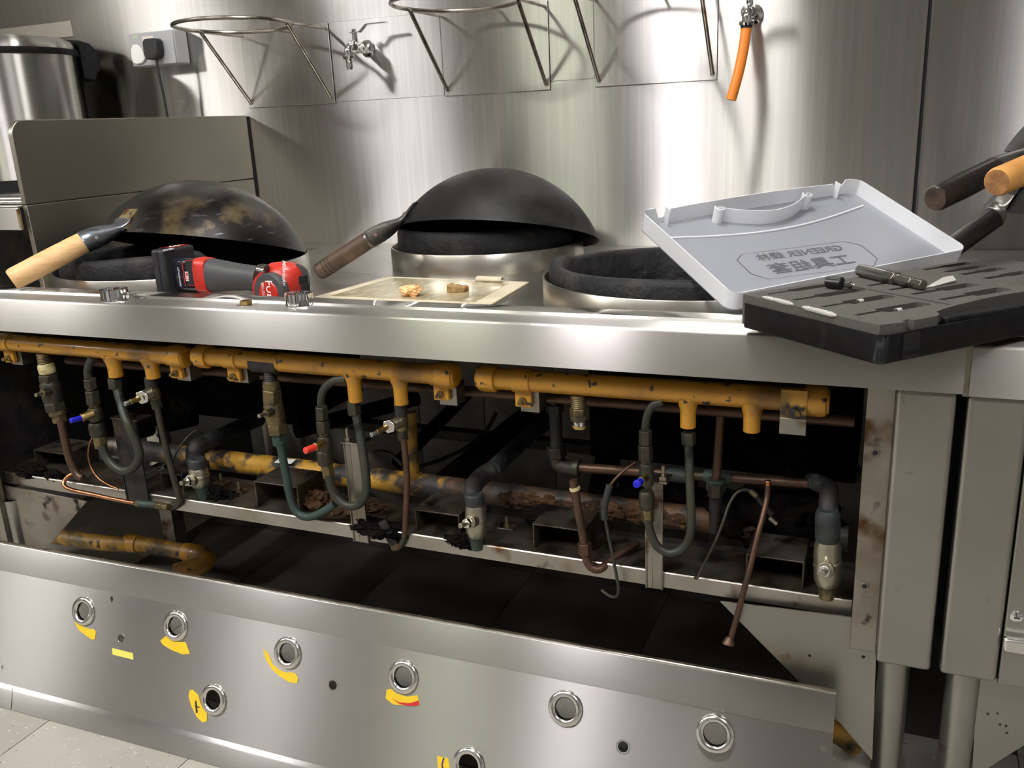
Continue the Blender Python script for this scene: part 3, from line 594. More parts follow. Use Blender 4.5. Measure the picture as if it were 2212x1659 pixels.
def needle(v, a, nutc, stem0, stem1, low, tube, m, up, Ys=MY, w=27):
    seg(v, 'nipple', 'soot_metal', *up, Ys, w, 'c')
    seg(v, 'tee_body', 'brass_old', up[1], low[0], Ys, w+2, 'b')
    seg(v, 'lower_nut', 'brass_dark', *low, Ys, w-3, 'h')
    seg(v, 'stem_seat', 'brass_old', (a[0]+3, a[1]-3, Ys-.006), (nutc[0], nutc[1], Ys-.020), None, 26, 'c')
    seg(v, 'lock_nut', 'steel_bright', (nutc[0]+3, nutc[1]-2, Ys-.017), (nutc[0]-3, nutc[1]+2, Ys-.027), None, 30, 'h')
    mid = ((stem0[0]*.35+stem1[0]*.65), (stem0[1]*.35+stem1[1]*.65))
    seg(v, 'stem', 'brass', (*stem0, Ys-.024), (*mid, Ys-.044), None, 12, 'c')
    seg(v, 'stem_tip', 'steel_bright', (*mid, Ys-.044), (*stem1, Ys-.054), None, 11, 'h')
    hose(v, 'outlet_tube', m, tube, Ys-.004, 14)
needle(v, (330, 850), (309, 857), (304, 860), (269, 873), ((335, 862), (341, 882)), [(340, 878), (346, 912), (356, 955), (366, 995), (376, 1035), (386, 1068), (388, 1085), (380, 1094), (362, 1096)], 'brass_dark', ((325, 814), (328, 838)))
ct = thing('copper_tube', 'copper tube with brass coupling looping in front of the lower rail at left', 'tube', at(250, 1080, 1.135))
hose(ct, 'tube', 'copper', [(176, 1018, 1.165), (152, 1026, 1.15), (139, 1040, 1.14), (140, 1050, 1.135), (155, 1058, 1.133), (200, 1068, 1.132), (250, 1079, 1.132), (298, 1088, 1.132)], None, 9, n=10)
for i, (a, b, w_, k, m) in enumerate((((293, 1086), (304, 1088), 16, 'h', 'brass_old'), ((304, 1088), (338, 1091), 16, 't', 'verdigris'), ((338, 1091), (352, 1093), 17, 'h', 'brass_old'), ((352, 1093), (364, 1095), 15, 'h', 'brass_old'))):
    seg(ct, ('coupling_nut', 'coupling', 'coupling_nut', 'coupling_nut')[i], m, a, b, 1.132, w_, k)
cp = tag(hose(None, 'capillary_wire', 'copper', [(203, 940, 1.16), (193, 962, 1.15), (191, 985, 1.145), (198, 1012, 1.142), (215, 1035, 1.14), (240, 1050, 1.14), (256, 1056, 1.14)], None, 4.5), 'thin bare copper capillary wire curving beside the blue-capped left valve', 'wire')
cp2 = tag(hose(None, 'capillary_wire', 'brass_dark', [(440, 940, 1.26), (425, 930, 1.25), (405, 945, 1.24), (385, 970, 1.22), (370, 995, 1.21), (340, 1012, 1.2), (318, 1025, 1.2)], None, 4.5), 'thin dark capillary wire arching from the elbow pipe at left', 'wire')

# ---------------- burner pipe along the back of the rail
bp_a, bp_b = V((-1.49, 1.285, .4275)), V((-.03, 1.285, .433))
bpo = thing('burner_supply_pipe', 'long horizontal burner pipe, sooty with worn yellow paint, lying behind the lower rail', 'pipe', (-.9, 1.285, .41))
MB().cyl(bp_a, bp_b, .0205, n=28).build('pipe', 'burner_pipe', bpo)
c = at(465/3.95, 960, 1.26); MB().cyl((-1.475, 1.285, .4275), (-1.445, 1.285, .4277), .0235, n=28).build('pipe_clamp', 'steel_grimy', bpo)
p = at(886, 960, 1.285); MB().tube([V((p.x, 1.285, .43)), V((p.x-.003, 1.29, .50)), V((p.x-.006, 1.30, .56))], .0135, 14).build('branch_pipe', 'yellow_grimy', bpo)
MB().cyl((p.x, 1.285, .432), (p.x, 1.285, .452), .0185, n=18).build('branch_tee', 'yellow_grimy', bpo)
tg_ = az(616, 996, .4495); tag(MB().obox(tg_, V((.018, .002, 0)), V((-.002, .010, 0)), V((0, .0, .0006))).build('white_tag', 'white_plastic', smooth=0), 'small white paper tag lying on the sooty burner pipe', 'tag')
# rust crust on the right stretch
for i in range(9):
    x = -.56+.035*i; blob((x, 1.268+.003*random.random(), .432+.006*random.random()), .013+.004*random.random(), seed=i, amp=.45, sub=4, squash=(1.6, .55, .85)).build('rust_crust', 'rust', bpo, smooth=60)

def elbow_valve(label, elbow, pipe_back, neck, body, stem, foot, Ys, bw, m='brass_pale'):
    t = thing('burner_valve', label, 'valve', at(*body[1], Ys), 'burner valves with elbow pipes')
    hose(t, 'supply_pipe', 'soot_teal', pipe_back, None, 34, n=14)
    hose(t, 'elbow', 'soot_metal', elbow, None, 40, n=14)
    seg(t, 'neck', 'soot_teal', *neck, Ys, bw*.92, 'b'); seg(t, 'body', m, *body, Ys, bw, 'b')
    c = ((body[0][0]+body[1][0])/2, (body[0][1]+body[1][1])/2)
    seg(t, 'body_ring', m, (c[0]-1, c[1]-4), (c[0]+1, c[1]+4), Ys, bw*1.05, 'c')
    (u0, v0), (u1, v1) = stem
    k = (u1-u0, v1-v0)
    seg(t, 'bonnet', m, (u0, v0, Ys-.012), (u0+k[0]*.35, v0+k[1]*.35, Ys-.026), None, bw*.62, 'c')
    seg(t, 'gland_nut', 'steel_bright', (u0+k[0]*.35, v0+k[1]*.35, Ys-.025), (u0+k[0]*.62, v0+k[1]*.62, Ys-.034), None, bw*.46, 'h')
    seg(t, 'stem', 'brass_pale', (u0+k[0]*.55, v0+k[1]*.55, Ys-.032), (u1, v1, Ys-.048), None, bw*.24, 'c')
    seg(t, 'foot', foot[2], foot[0], foot[1], Ys, bw*.7, 'c', w1=bw*.55)
    return t
elbow_valve('pale brass burner valve on a black elbow at left, below the left manifold', [(440, 960, 1.235), (424, 968, 1.215), (422, 990, 1.205), (427, 1008, 1.175)], [(560, 905, 1.45), (500, 930, 1.36), (455, 952, 1.26), (438, 961, 1.235)], ((425, 990), (428, 1012)), ((427, 1008), (433, 1050)), ((420, 1036), (391, 1044)), ((434, 1048), (440, 1075), 'verdigris'), 1.17, 42)
ft = tag(MB().tube(catmull([at(440, 1070, 1.17), at(455, 1078, 1.18), at(480, 1072, 1.20)], 4), .013, 12).build('green_elbow', 'verdigris'), 'verdigris covered elbow under the left pale burner valve', 'pipe')
elbow_valve('pale brass burner valve caked with verdigris in the middle of the rail', [(1062, 1016, 1.235), (1040, 1030, 1.215), (1022, 1052, 1.175), (1024, 1078, 1.155)], [(1200, 900, 1.55), (1150, 935, 1.42), (1100, 980, 1.31), (1064, 1014, 1.235)], ((1024, 1066), (1027, 1092)), ((1027, 1088), (1030, 1158)), ((1024, 1124), (994, 1136)), ((1029, 1156), (1031, 1186), 'verdigris'), 1.150, 47)
elbow_valve('cream-coloured burner valve standing at the right end beside the corner post', [(1770, 1045, 1.215), (1790, 1056, 1.2), (1790, 1080, 1.17), (1788, 1120, 1.155)], [(1730, 1030, 1.40), (1745, 1034, 1.31), (1765, 1043, 1.22)], ((1788, 1100), (1788, 1172)), ((1788, 1168), (1787, 1262)), ((1786, 1228), (1776, 1240)), ((1787, 1258), (1785, 1292), 'brass_old'), 1.152, 58)

# ---------------- middle group
v = thing('gas_valve', 'bronze-coloured valve with green tube hanging from the blackened tee of the middle manifold', 'valve', at(595, 880, MY), 'valves hanging from the manifolds')
seg(v, 'threaded_stub', 'soot_metal', (583, 795), (585, 822), MY, 29, 't')
seg(v, 'collar', 'brass_old', (585, 822), (587, 842), MY, 38, 'b'); seg(v, 'upper_nut', 'brass_old', (587, 840), (589, 872), MY, 42, 'h')
seg(v, 'body', 'brass_old', (589, 868), (598, 920), MY, 44, 'b'); seg(v, 'lower_nut', 'brass_old', (598, 914), (601, 936), MY, 43, 'h')
seg(v, 'green_nut', 'verdigris', (601, 936), (605, 960), MY, 32, 'h')
seg(v, 'stem', 'brass_old', (588, 889, MY-.012), (573, 895, MY-.03), None, 18, 'h'); seg(v, 'stem_tip', 'brass_pale', (574, 894, MY-.03), (559, 899, MY-.046), None, 9, 'c')
hose(v, 'outlet_tube', 'verdigris', [(604, 955), (611, 990), (619, 1030), (626, 1068), (636, 1098), (650, 1113), (672, 1116), (700, 1104), (724, 1088)], MY-.008, 18, n=12)
pilot('red-capped pilot valve with a bent tube below the middle manifold', [(748, 818), (722, 822), (702, 838), (694, 858), (694, 884)], ((694, 878), (696, 906)), ((697, 908), (699, 934)), ((701, 942), (704, 974)), ((700, 972), (704, 1004)), ((706, 1004), (711, 1030)),
      [(710, 1026), (716, 1052), (728, 1076), (750, 1092), (774, 1090), (790, 1068), (791, 1035), (785, 985), (776, 930), (768, 892)], ((763, 868), (766, 895)), ((700, 956), (680, 966), (659, 974)), 15, 'red_cap')
v = thing('gas_valve', 'brass needle valve with pointed stem under the right end of the middle manifold', 'valve', at(868, 905, MY), 'needle valves with bare stems')
needle(v, (866, 912), (842, 920), (838, 922), (801, 940), ((868, 930), (871, 950)), [(872, 946), (875, 980), (879, 1030), (878, 1080), (876, 1130), (873, 1160), (866, 1178), (854, 1184), (848, 1175)], 'copper_dull', ((864, 872), (867, 898)))
seg(v, 'end_coupling', 'soot_metal', (852, 1176), (826, 1125), MY-.004, 21, 'h'); seg(v, 'end_nut', 'brass_old', (857, 1186), (848, 1168), MY-.004, 20, 'h')
hose(v, 'thin_wire', 'brass_dark', [(770, 1060, 1.19), (770, 1095, 1.18), (782, 1118, 1.17), (800, 1124, 1.17), (820, 1118, 1.19), (845, 1102, 1.22)], None, 6)
# black hoses in the dark at the back
for i, (pts, lab) in enumerate((([(900, 1010, 1.45), (960, 990, 1.5), (1010, 965, 1.55), (1050, 930, 1.6), (1072, 890, 1.62)], 'thin black cable hanging in the dark behind the middle burner pipe'), ([(808, 978, 1.42), (825, 975, 1.42), (850, 985, 1.41), (870, 1005, 1.4)], 'short black cable loop beside the middle strut'))):
    tag(hose(None, 'black_cable', 'black_matt', pts, None, 9), lab, 'cable')

# ---------------- right group
v = thing('gas_nipple', 'open brass nipple with bright cut ring under the right manifold', 'fitting', at(1252, 900, MY))
seg(v, 'threaded_stub', 'brass_old', (1249, 852), (1251, 882), MY, 36, 't'); seg(v, 'hex_nut', 'brass_old', (1251, 880), (1251, 896), MY, 39, 'h')
seg(v, 'collar', 'brass_old', (1251, 895), (1252, 908), MY, 40, 'b'); seg(v, 'bare_thread', 'steel_bright', (1252, 906), (1253, 917), MY, 35, 't'); seg(v, 'cut_ring', 'brass', (1253, 916), (1253, 924), MY, 36, 'b')
bk = thing('black_riser', 'black vertical riser with union nut and elbow behind the open nipple', 'pipe', at(1205, 970, 1.24))
seg(bk, 'riser', 'soot_metal', (1198, 865), (1203, 975), 1.24, 28, 'c'); seg(bk, 'top_nut', 'soot_metal', (1198, 872), (1199, 890), 1.24, 38, 'h'); seg(bk, 'union_nut', 'soot_metal', (1201, 964), (1204, 986), 1.24, 41, 'h')
hose(bk, 'elbow', 'soot_metal', [(1203, 984, 1.24), (1206, 1000, 1.24), (1220, 1009, 1.238), (1248, 1012, 1.235)], None, 33, n=14); seg(bk, 'elbow_collar', 'brass_dark', (1238, 1010), (1252, 1012), 1.235, 40, 'c')
ch = thing('copper_cross_pipe', 'horizontal copper pipe running between the black elbow and the right burner', 'pipe', at(1400, 1030, 1.235))
seg(ch, 'pipe', 'copper_dull', (1250, 1010), (1760, 1046), 1.235, 21, 'c')
for (a, b) in (((1440, 1024), (1490, 1030)), ((1520, 1028), (1580, 1034))): seg(ch, 'crusted_joint', 'verdigris', a, b, 1.233, 31, 'b')
rs = thing('copper_riser', 'dull copper riser dropping from the right manifold into a crusted tee', 'pipe', at(1550, 960, 1.215))
seg(rs, 'riser', 'copper_dull', (1558, 870), (1547, 1046), 1.215, 19, 'c'); seg(rs, 'tee_nut', 'verdigris', (1548, 1036), (1546, 1060), 1.213, 40, 'h'); seg(rs, 'collar', 'brass_dark', (1546, 1045), (1545, 1072), 1.205, 32, 'h'); seg(rs, 'black_tail', 'soot_metal', (1545, 1072), (1543, 1150), 1.21, 28, 'c', w1=22)
v = thing('cut_tube', 'brown copper tube with a white ring, nut and upturned end before the rail', 'tube', at(1255, 1130, MY))
hose(v, 'tube', 'copper_dull', [(1238, 1036), (1242, 1060), (1248, 1100), (1256, 1140), (1262, 1176)], MY-.004, 19, n=12)
seg(v, 'white_ring', 'ptfe', (1241, 1052), (1243, 1059), MY-.004, 24, 'c'); seg(v, 'hex_nut', 'copper_dull', (1262, 1172), (1265, 1196), MY-.004, 30, 'h')
hose(v, 'lower_bend', 'copper_dull', [(1264, 1192, MY-.004), (1268, 1212, MY-.006), (1280, 1227, MY-.006), (1298, 1228, MY-.002), (1325, 1206, MY+.02), (1378, 1172, MY+.06)], None, 18, n=12)
pilot('blue-capped pilot valve on a two-bolt bracket below the right manifold', [(1432, 868), (1412, 874), (1400, 892), (1395, 915), (1394, 935)], ((1394, 930), (1394, 960)), ((1394, 962), (1395, 994)), ((1396, 1000), (1398, 1048)), ((1396, 1060), (1398, 1100)), ((1398, 1100), (1400, 1126)),
      [(1400, 1122), (1406, 1152), (1420, 1180), (1444, 1194), (1470, 1188), (1488, 1164), (1493, 1125), (1491, 1060), (1489, 1000), (1488, 960)], ((1487, 934), (1488, 960)), ((1394, 1032), (1384, 1040), (1375, 1046)), 17, 'blue_cap', stemd=.06)
cw = thing('capillary_wire', 'copper capillary with black sleeve hanging in front of the rail at right', 'wire', at(1320, 1150, 1.15))
hose(cw, 'wire', 'copper_dull', [(1372, 1000, 1.17), (1350, 1015, 1.16), (1328, 1036, 1.15), (1316, 1052, 1.148)], None, 6.5)
hose(cw, 'sleeve', 'soot_teal', [(1317, 1048, 1.148), (1310, 1075, 1.146), (1305, 1105, 1.145), (1307, 1122, 1.145)], None, 15)
hose(cw, 'lower_wire', 'tube_green', [(1307, 1118, 1.145), (1313, 1150, 1.142), (1321, 1190, 1.138), (1331, 1240, 1.134), (1336, 1272, 1.132), (1332, 1288, 1.134), (1318, 1288, 1.14), (1300, 1275, 1.15)], None, 7)
tw = thing('thermocouple_wire', 'grey thermocouple lead curving up to its brass end by the black burner', 'wire', at(1560, 1150, 1.15))
hose(tw, 'lead', 'brass_dark', [(1624, 1062, 1.19), (1608, 1058, 1.185), (1590, 1066, 1.178), (1574, 1092, 1.17), (1563, 1125, 1.16), (1545, 1170, 1.15), (1520, 1220, 1.142), (1506, 1248, 1.138), (1500, 1246, 1.138)], None, 7)
seg(tw, 'brass_end', 'brass_old', (1620, 1060), (1634, 1072), 1.19, 12, 'h'); seg(tw, 'probe', 'soot_metal', (1634, 1072), (1668, 1112), 1.195, 12, 'c'); seg(tw, 'probe_tip', 'brass_pale', (1662, 1118), (1678, 1132), 1.195, 10, 'c')
ot = thing('hanging_tube', 'brown copper tube hanging over the rail with an open flared end', 'tube', at(1620, 1230, 1.13))
hose(ot, 'tube', 'copper_dull', [(1659, 1046, 1.19), (1657, 1075, 1.185), (1648, 1115, 1.17), (1636, 1160, 1.155), (1622, 1220, 1.14), (1607, 1275, 1.13), (1590, 1340, 1.12), (1578, 1380, 1.115)], None, 13, n=12)
seg(ot, 'top_joint', 'copper', (1659, 1038), (1659, 1050), 1.19, 14, 'b')
p = at(1576, 1384, 1.114); MB().lathe(p+V((0, 0, .006)), (V((-.1, -.45, -1))), [(.0045, 0), (.0085, .008), (.0088, .011), (.0075, .011), (.006, .004)], n=20).build('flared_end', 'copper_dull', ot)
MB().cyl(p+V((-.0006, -.003, -.001)), p+V((-.0008, -.0036, -.0022)), .0062, n=16).build('bore', 'dark_gap', ot)

# ---------------- soot clumps, burner box
b = thing('burner_box', 'black crusted burner lump under the right end of the manifold', 'burner', at(1680, 1130, 1.25))
blob(at(1665, 1120, 1.285), .06, seed=5, amp=.45, sub=4, squash=(1.25, .55, .95)).build('crust', 'soot', b, smooth=60)
blob(at(1730, 1085, 1.275), .040, seed=9, amp=.5, sub=4, squash=(1.2, .6, 1)).build('crust', 'soot', b, smooth=60)
blob(at(1590, 1100, 1.285), .035, seed=12, amp=.5, sub=4, squash=(1.2, .6, 1)).build('crust', 'soot', b, smooth=60)
for i, (u, vv, z, r, m, lab, sq) in enumerate(((70, 1018, .408, .028, 'soot', 'black soot clump at the left end of the rail, in front of the bracket', (1.3, .7, .35)), (118, 1028, .406, .022, 'soot', 'black soot clump spilling over the rail edge at left', (1.2, .6, .45)), (470, 1076, .402, .028, 'soot', 'black soot clump under the verdigris elbow on the rail', (1.2, .6, .6)),
        (690, 1082, .415, .030, 'rust', 'brown flaky debris heap behind the green tube on the rail', (1.2, .7, .6)), (730, 1105, .405, .020, 'rust', 'small brown debris heap beside the middle strut', (1.2, .7, .6)), (790, 1098, .415, .026, 'rust', 'brown crumbly debris behind the middle U-bend', (1.3, .7, .6)), (820, 1140, .405, .03, 'soot', 'black soot heap around the dropped coupling', (1.5, .7, .4)),
        (1000, 1168, .403, .022, 'soot', 'black soot clump at the foot of the verdigris valve', (1.3, .6, .5)), (1200, 1118, .425, .03, 'soot', 'black soot crust on the bracket right of the middle valve', (1.5, .7, .5)), (1420, 1070, .43, .045, 'soot', 'black soot mass behind the right strut', (1.6, .6, .8)), (1700, 1225, .404, .020, 'soot', 'black soot clump inside the rightmost rail bracket', (1.4, .8, .4)))):
    c = az(u, vv, z); tag(blob(c, r, seed=20+i, amp=.55, sub=5, squash=sq).build('soot_clump' if m == 'soot' else 'rust_clump', m, smooth=60), lab, 'debris')

# ================================================================== LEANING FRONT PANEL
O = az(0, 1525, 0); O2 = az(490, 1659, 0)
ex = (O2-O); ex.z = 0; ex.normalize()
dxy = V((0, 0, 1)).cross(ex)                       # pointing away from the camera (back)
topY = 1.07; T = at(0, 1170.6, topY)
rel = T-O; lean = rel-ex*rel.dot(ex); Hh = lean.length; ey = lean.normalized(); nr = ex.cross(ey)   # outward normal (towards camera)
if nr.y > 0: nr = -nr
def pan(u, v, off=0.): return onp(u, v, O+nr*off, nr)
def st(u, v): q = pan(u, v)-O; return q.dot(ex), q.dot(ey)
def pp(s, t, off=0.): return O+ex*s+ey*t+nr*off
S0, S1 = -.06, st(1806, 1500)[0]
fpn = thing('range_fascia', 'removed stainless control panel with round knob holes, leaning on the floor before the range', 'panel', O+ex*.7)
tc = st(0, 1232)[1]; tb_ = st(0, 1484)[1]; tb2 = st(0, 1474)[1]
holesL = [(181, 1320), (380, 1352), (622, 1410), (462, 1511), (872, 1462), (1222, 1530), (1545, 1585), (1013, 1652)]
small = [(262, 1379, 8), (719, 1480, 10), (1346, 1613, 12), (1778, 1618, 7), (5, 1441, 4)]
def ring2(s, t, r, n=28, off=0.): return [pp(s+r*math.cos(2*math.pi*i/n), t+r*math.sin(2*math.pi*i/n), off) for i in range(n)]
hs = [ring2(*st(u, v), .0162) for u, v in holesL]+[ring2(*st(u, v), r*mpp(pan(u, v)), 16) for u, v, r in small]
MB().holed([pp(S0, tb2), pp(S1, tb2), pp(S1, tc), pp(S0, tc)], hs, nr, .0012).build('face_sheet', 'steel_panel', fpn, smooth=0)
# upper strip, leaning a touch more, with folded top flange
U = [(tc, 0), (tc+.002, .0012), (Hh-.002, .0016), (Hh, .0002), (Hh+.0006, -.002), (Hh-.001, -.017)]
inn = [(Hh-.0022, -.017), (Hh-.0012, -.003), (Hh-.003, .0004), (tc+.002, 0), (tc, -.0012)]
MB().loops([[pp(s, t, o) for t, o in U[:3]+inn[2:]] for s in (S0, S1)]).build('upper_strip', 'steel_panel', fpn, smooth=50)
MB().loops([[pp(s, t, o) for t, o in U[2:]+inn[:3]] for s in (S0, S1)]).build('top_flange', 'steel_dirty_edge', fpn, smooth=60)
MB().loops([[pp(s, t, o) for t, o in [(Hh-.003, .0017), (Hh+.0002, .0006), (Hh+.0004, .0001), (Hh-.003, .0012)]] for s in (S0, S1)]).build('top_bend', 'steel_bright', fpn, smooth=60)
# lower bend and kick strip
KS = [(tb2, 0), (tb2-.006, .0045), (tb2-.0085, .005), (.002, .004), (.0, .003), (.0, .0015), (tb2-.009, .0035), (tb2, -.0012)]
MB().loops([[pp(s, t, o) for t, o in KS] for s in (S0, S1)]).build('kick_strip', 'steel_panel', fpn, smooth=30)
s_ = st(33, 1480)[0]
MB().obox(pp(s_, tb2*.5, .0048), ex*.0004, ey*tb2*.45, nr*.0004).build('fold_line', 'steel_dirty_edge', fpn)
MB().obox(pp(S1-.001, (tb2+Hh)/2, -.006), ex*.001, ey*(Hh-tb2)/2*.97, nr*.0055).build('end_return', 'steel_panel', fpn)
for (u, v) in holesL:
    s, t = st(u, v)
    MB().lathe(pp(s, t, 0), nr, [(.0160, -.004), (.0160, .0022), (.0180, .0048), (.0215, .0055), (.0255, .0040), (.0272, .0008), (.0272, 0)], n=40, ref=ey).build('knob_bezel', 'steel_bright', fpn, smooth=60)
for (u, v, r) in small[:3]:
    s, t = st(u, v); rr = r*mpp(pan(u, v)); MB().torus(pp(s, t, .0002), nr, rr*1.25, .0007, 24, 6).build('hole_rim', 'steel_bright', fpn)
def sticker(name, poly, m='sticker', off=.0006):
    return MB().prism([pan(u, v, off) for u, v in poly], -nr*.0004).build(name, m, fpn, smooth=0)
sticker('yellow_sticker', [(161, 1344), (166, 1343), (180, 1354), (193, 1359), (200, 1358), (207, 1364), (205, 1381), (198, 1382), (183, 1371), (170, 1361)])
sticker('yellow_sticker', [(346, 1384), (360, 1372), (375, 1386), (401, 1387), (410, 1412), (395, 1414), (370, 1404), (352, 1393)])
sticker('yellow_sticker', [(568, 1399), (572, 1406), (579, 1410), (588, 1434), (606, 1449), (620, 1453), (628, 1452), (637, 1454), (644, 1465), (641, 1476), (625, 1474), (606, 1462), (588, 1447), (574, 1424)])
sticker('yellow_sticker', [(410, 1491), (416, 1490), (428, 1501), (433, 1520), (447, 1542), (447, 1557), (438, 1561), (425, 1549), (413, 1525), (407, 1503)])
sticker('yellow_sticker', [(242, 1400), (287, 1411), (288, 1425), (243, 1414)], 'sticker_pale')
sticker('yellow_sticker', [(835, 1490), (844, 1488), (858, 1499), (880, 1505), (902, 1502), (907, 1522), (900, 1525), (850, 1522), (833, 1509)])
sticker('red_print', [(847, 1508), (862, 1517), (885, 1519), (904, 1513), (906, 1522), (899, 1525), (880, 1525), (862, 1520)], 'print_red', .0012)
sticker('yellow_sticker', [(944, 1633), (968, 1638), (973, 1668), (947, 1668)])
sticker('blue_print', [(957, 1637), (960, 1638), (956, 1652), (961, 1672), (957, 1672), (953, 1652)], 'print_blue', .0012)
sticker('black_print', [(421, 1514), (424, 1514), (427, 1540), (423, 1540)], 'print_black', .0012)
sticker('black_print', [(421, 1524), (431, 1527), (431, 1529), (421, 1527)], 'print_black', .0012)
sticker('brown_spot', [(238, 1292), (241, 1287), (244, 1294), (241, 1302)], 'rust', .0005)

# ================================================================== WALL FITTINGS
for k, (xc, lab) in enumerate(((-1.3575*K, 'steel wall ring holder on the left, below which the chrome tap hangs beside'), (-.8175*K, 'steel wall ring holder in the middle above the rear wok'), (-.467*K, 'steel wall ring holder on the right next to the orange hose'))):
    lab = ('leftmost steel ring holder on the splash wall, beside the power socket', 'middle steel ring holder on the splash wall above the rear wok', 'rightmost steel ring holder on the splash wall, beside the orange hose')[k]
    t = thing('ring_holder', lab, 'holder', (xc, WY, ZK(1.105)), 'ring holders on the splash wall')
    hw = .1255*K; MB().box((xc-hw, WY-.0035, ZK(1.105)), (xc+hw, WY-.0014, ZK(1.2815))).build('plate', 'steel_wall', t, bevel=.001)
    yc, r, zz, rr = 1.689*K, .125*K, ZK(1.273), .0046
    MB().torus((xc, yc, zz), (0, .02, 1), r, rr, 72, 10).build('ring', 'rod', t)
    for s in (-1, 1):
        x = xc+s*.1185*K
        MB().cyl((x, 1.715*K, zz-.002), (x, WY-.004, zz-.003), .0039, n=12).build('side_arm', 'rod', t)
        MB().cyl((x, 1.722*K, zz-.004), (x-s*.002, WY-.0045, ZK(1.117)), .0046, n=12).build('diagonal_strut', 'rod', t)
        MB().torus((x-s*.002, WY-.004, ZK(1.117)), (0, 1, 0), .004, .0018, 14, 6).build('weld_spot', 'steel_bright', t)
    MB().cyl((xc+.02, yc+.134, zz-.003), (xc+.02, WY-.004, zz-.003), .0035, n=12).build('rear_arm', 'rod', t)
# tap on the left
def tap(label, base, nozzle_end, lever, Yt=1.80):
    t = thing('wall_tap', label, 'tap', V((base[0], WY, base[1])), 'chrome wall taps')
    x, z = base; y1 = Yt
    MB().lathe((x, WY-.0016, z), (0, -1, 0), [(0, 0), (.019, 0), (.018, .003), (.012, .006), (.0105, .012), (.0105, .024), (0, .024)], n=28).build('wall_flange', 'chrome', t)
    MB().cyl((x, WY-.022, z), (x, WY-.035, z), .0135, n=6).build('hex_collar', 'chrome', t, bevel=.0008)
    MB().lathe((x, WY-.034, z), (0, -1, 0), [(0, 0), (.0105, 0), (.0125, .006), (.0135, .014), (.0125, .022), (.0138, .026), (.0138, .034), (.010, .042), (0, .044)], n=28).build('valve_body', 'chrome', t)
    ye = WY-.074
    MB().tube(catmull([V((x, ye+.012, z)), V((x, ye-.004, z)), V((x, ye-.010, z-.008)), V((x, ye-.010, z-.020))], 5), .0085, 16).build('spout', 'chrome', t)
    q = V((x, ye-.010, z-.018)); MB().lathe(q, (0, 0, -1), [(0, 0), (.013, 0), (.014, .003), (.0125, .007), (.0085, .008), (.0075, .012), (.0085, .014), (.007, .018), (.008, .022), (.0065, .028), (.006, .030), (0, .030)], n=24).build('hose_nozzle', 'chrome', t)
    MB().cyl((x, WY-.052, z+.010), (x, WY-.052, z+.030), .0062, n=16).build('stem', 'chrome', t); MB().cyl((x, WY-.052, z+.030), (x, WY-.052, z+.038), .0055, n=6).build('stem_nut', 'chrome', t)
    L = [V((x+dx, WY-.052, z+dz)) for dx, dz in lever]
    pl = [p+V((0, -.006, 0)) for p in L]; mb = MB()
    mb.loops([[p+V((0, -.006, 0)), p+V((0, .006, 0)), p+V((0, .006, .0022)), p+V((0, -.006, .0022))] for p in L]); mb.build('lever', 'steel_bright', t, bevel=.0006)
    t.scale = (K, K, K); bo = WL[t]
    return t, bo+(q-bo)*K
b0 = at(795, 105, WY)
tap('chrome lever tap on the splash wall beside the leftmost ring holder', (b0.x, b0.z), None, [(-.010, .030), (.014, .030), (.030, .043), (.036, .0445), (.085, .0445)])
b1 = at(1628, 32, WY)
t2, q = tap('chrome tap at top right of the splash wall, holding the orange hose', (b1.x, b1.z), None, [(-.008, .030), (.010, .030), (.024, .042), (.07, .0435)])
tip = at(1579, 216, 1.95)
oh = thing('orange_hose', 'short orange rubber hose pushed on the right chrome tap', 'hose', tip)
q0 = q+V((0, 0, -.010)); pts = catmull([q0, q0.lerp(tip, .3)+V((.0035, 0, 0)), q0.lerp(tip, .65)+V((.0035, 0, 0)), tip], 8)
MB().tube(pts, .0107, 20).build('hose', 'orange_hose', oh, smooth=60)
MB().cyl(tip+V((0, 0, .0008)), tip+V((-.0003, 0, -.0004)), .0068, n=16).build('bore', 'black_matt', oh)
MB().cyl(q+V((0, 0, -.0085)), q+V((0, 0, -.0125)), .0117, n=20).build('hose_clamp', 'black_matt', oh)
# socket
smx = -1.7165*K; sx0, sx1, sz0 = smx-.0705, smx+.0705, ZK(1.218); sz1 = sz0+.079; SO = V((smx, WY, sz0))
sk = thing('power_socket', 'grey double power socket box on the splash wall with both outlets filled', 'socket', SO); sk.scale = (K, K, K)
D = .048
MB().box((sx0, WY-D, sz0), (sx1, WY-.0005, sz1)).build('box', 'grey_plastic', sk, bevel=.005, seg=3)
MB().box((sx0+.001, WY-D-.004, sz0+.001), (sx1-.001, WY-D+.001, sz1-.001)).build('face_plate', 'grey_plastic', sk, bevel=.0035, seg=3)
MB().box((sx0+.045, WY-D-.0048, sz0+.043), (sx0+.080, WY-D-.0035, sz1-.010)).build('label', 'label_pale', sk)
sw = MB().box((sx0+.057, WY-D-.008, sz0+.046), (sx0+.068, WY-D-.0045, sz0+.063)); sw.build('rocker_switch', 'white_plastic', sk, bevel=.001)
MB().box((sx0+.013, WY-D-.0046, sz1-.014), (sx0+.034, WY-D-.0038, sz1-.004)).build('printed_mark', mat('green_mark', (.45, .52, .40), .5), sk)
wp = [(.006, .006), (.018, .002), (.034, .003), (.047, .012), (.046, .022), (.038, .038), (.030, .047), (.015, .048), (.006, .038), (.004, .02)]
wpl = tag(MB().prism([V((sx0+.002+a, WY-D-.0045, sz0+.004+b)) for a, b in wp], (0, -.006, 0)).build('socket_cover', 'white_plastic', bevel=.002, seg=3, origin=SO), 'white blanking cover pushed in the left outlet of the power socket', 'socket cover'); wpl.scale = (K, K, K)
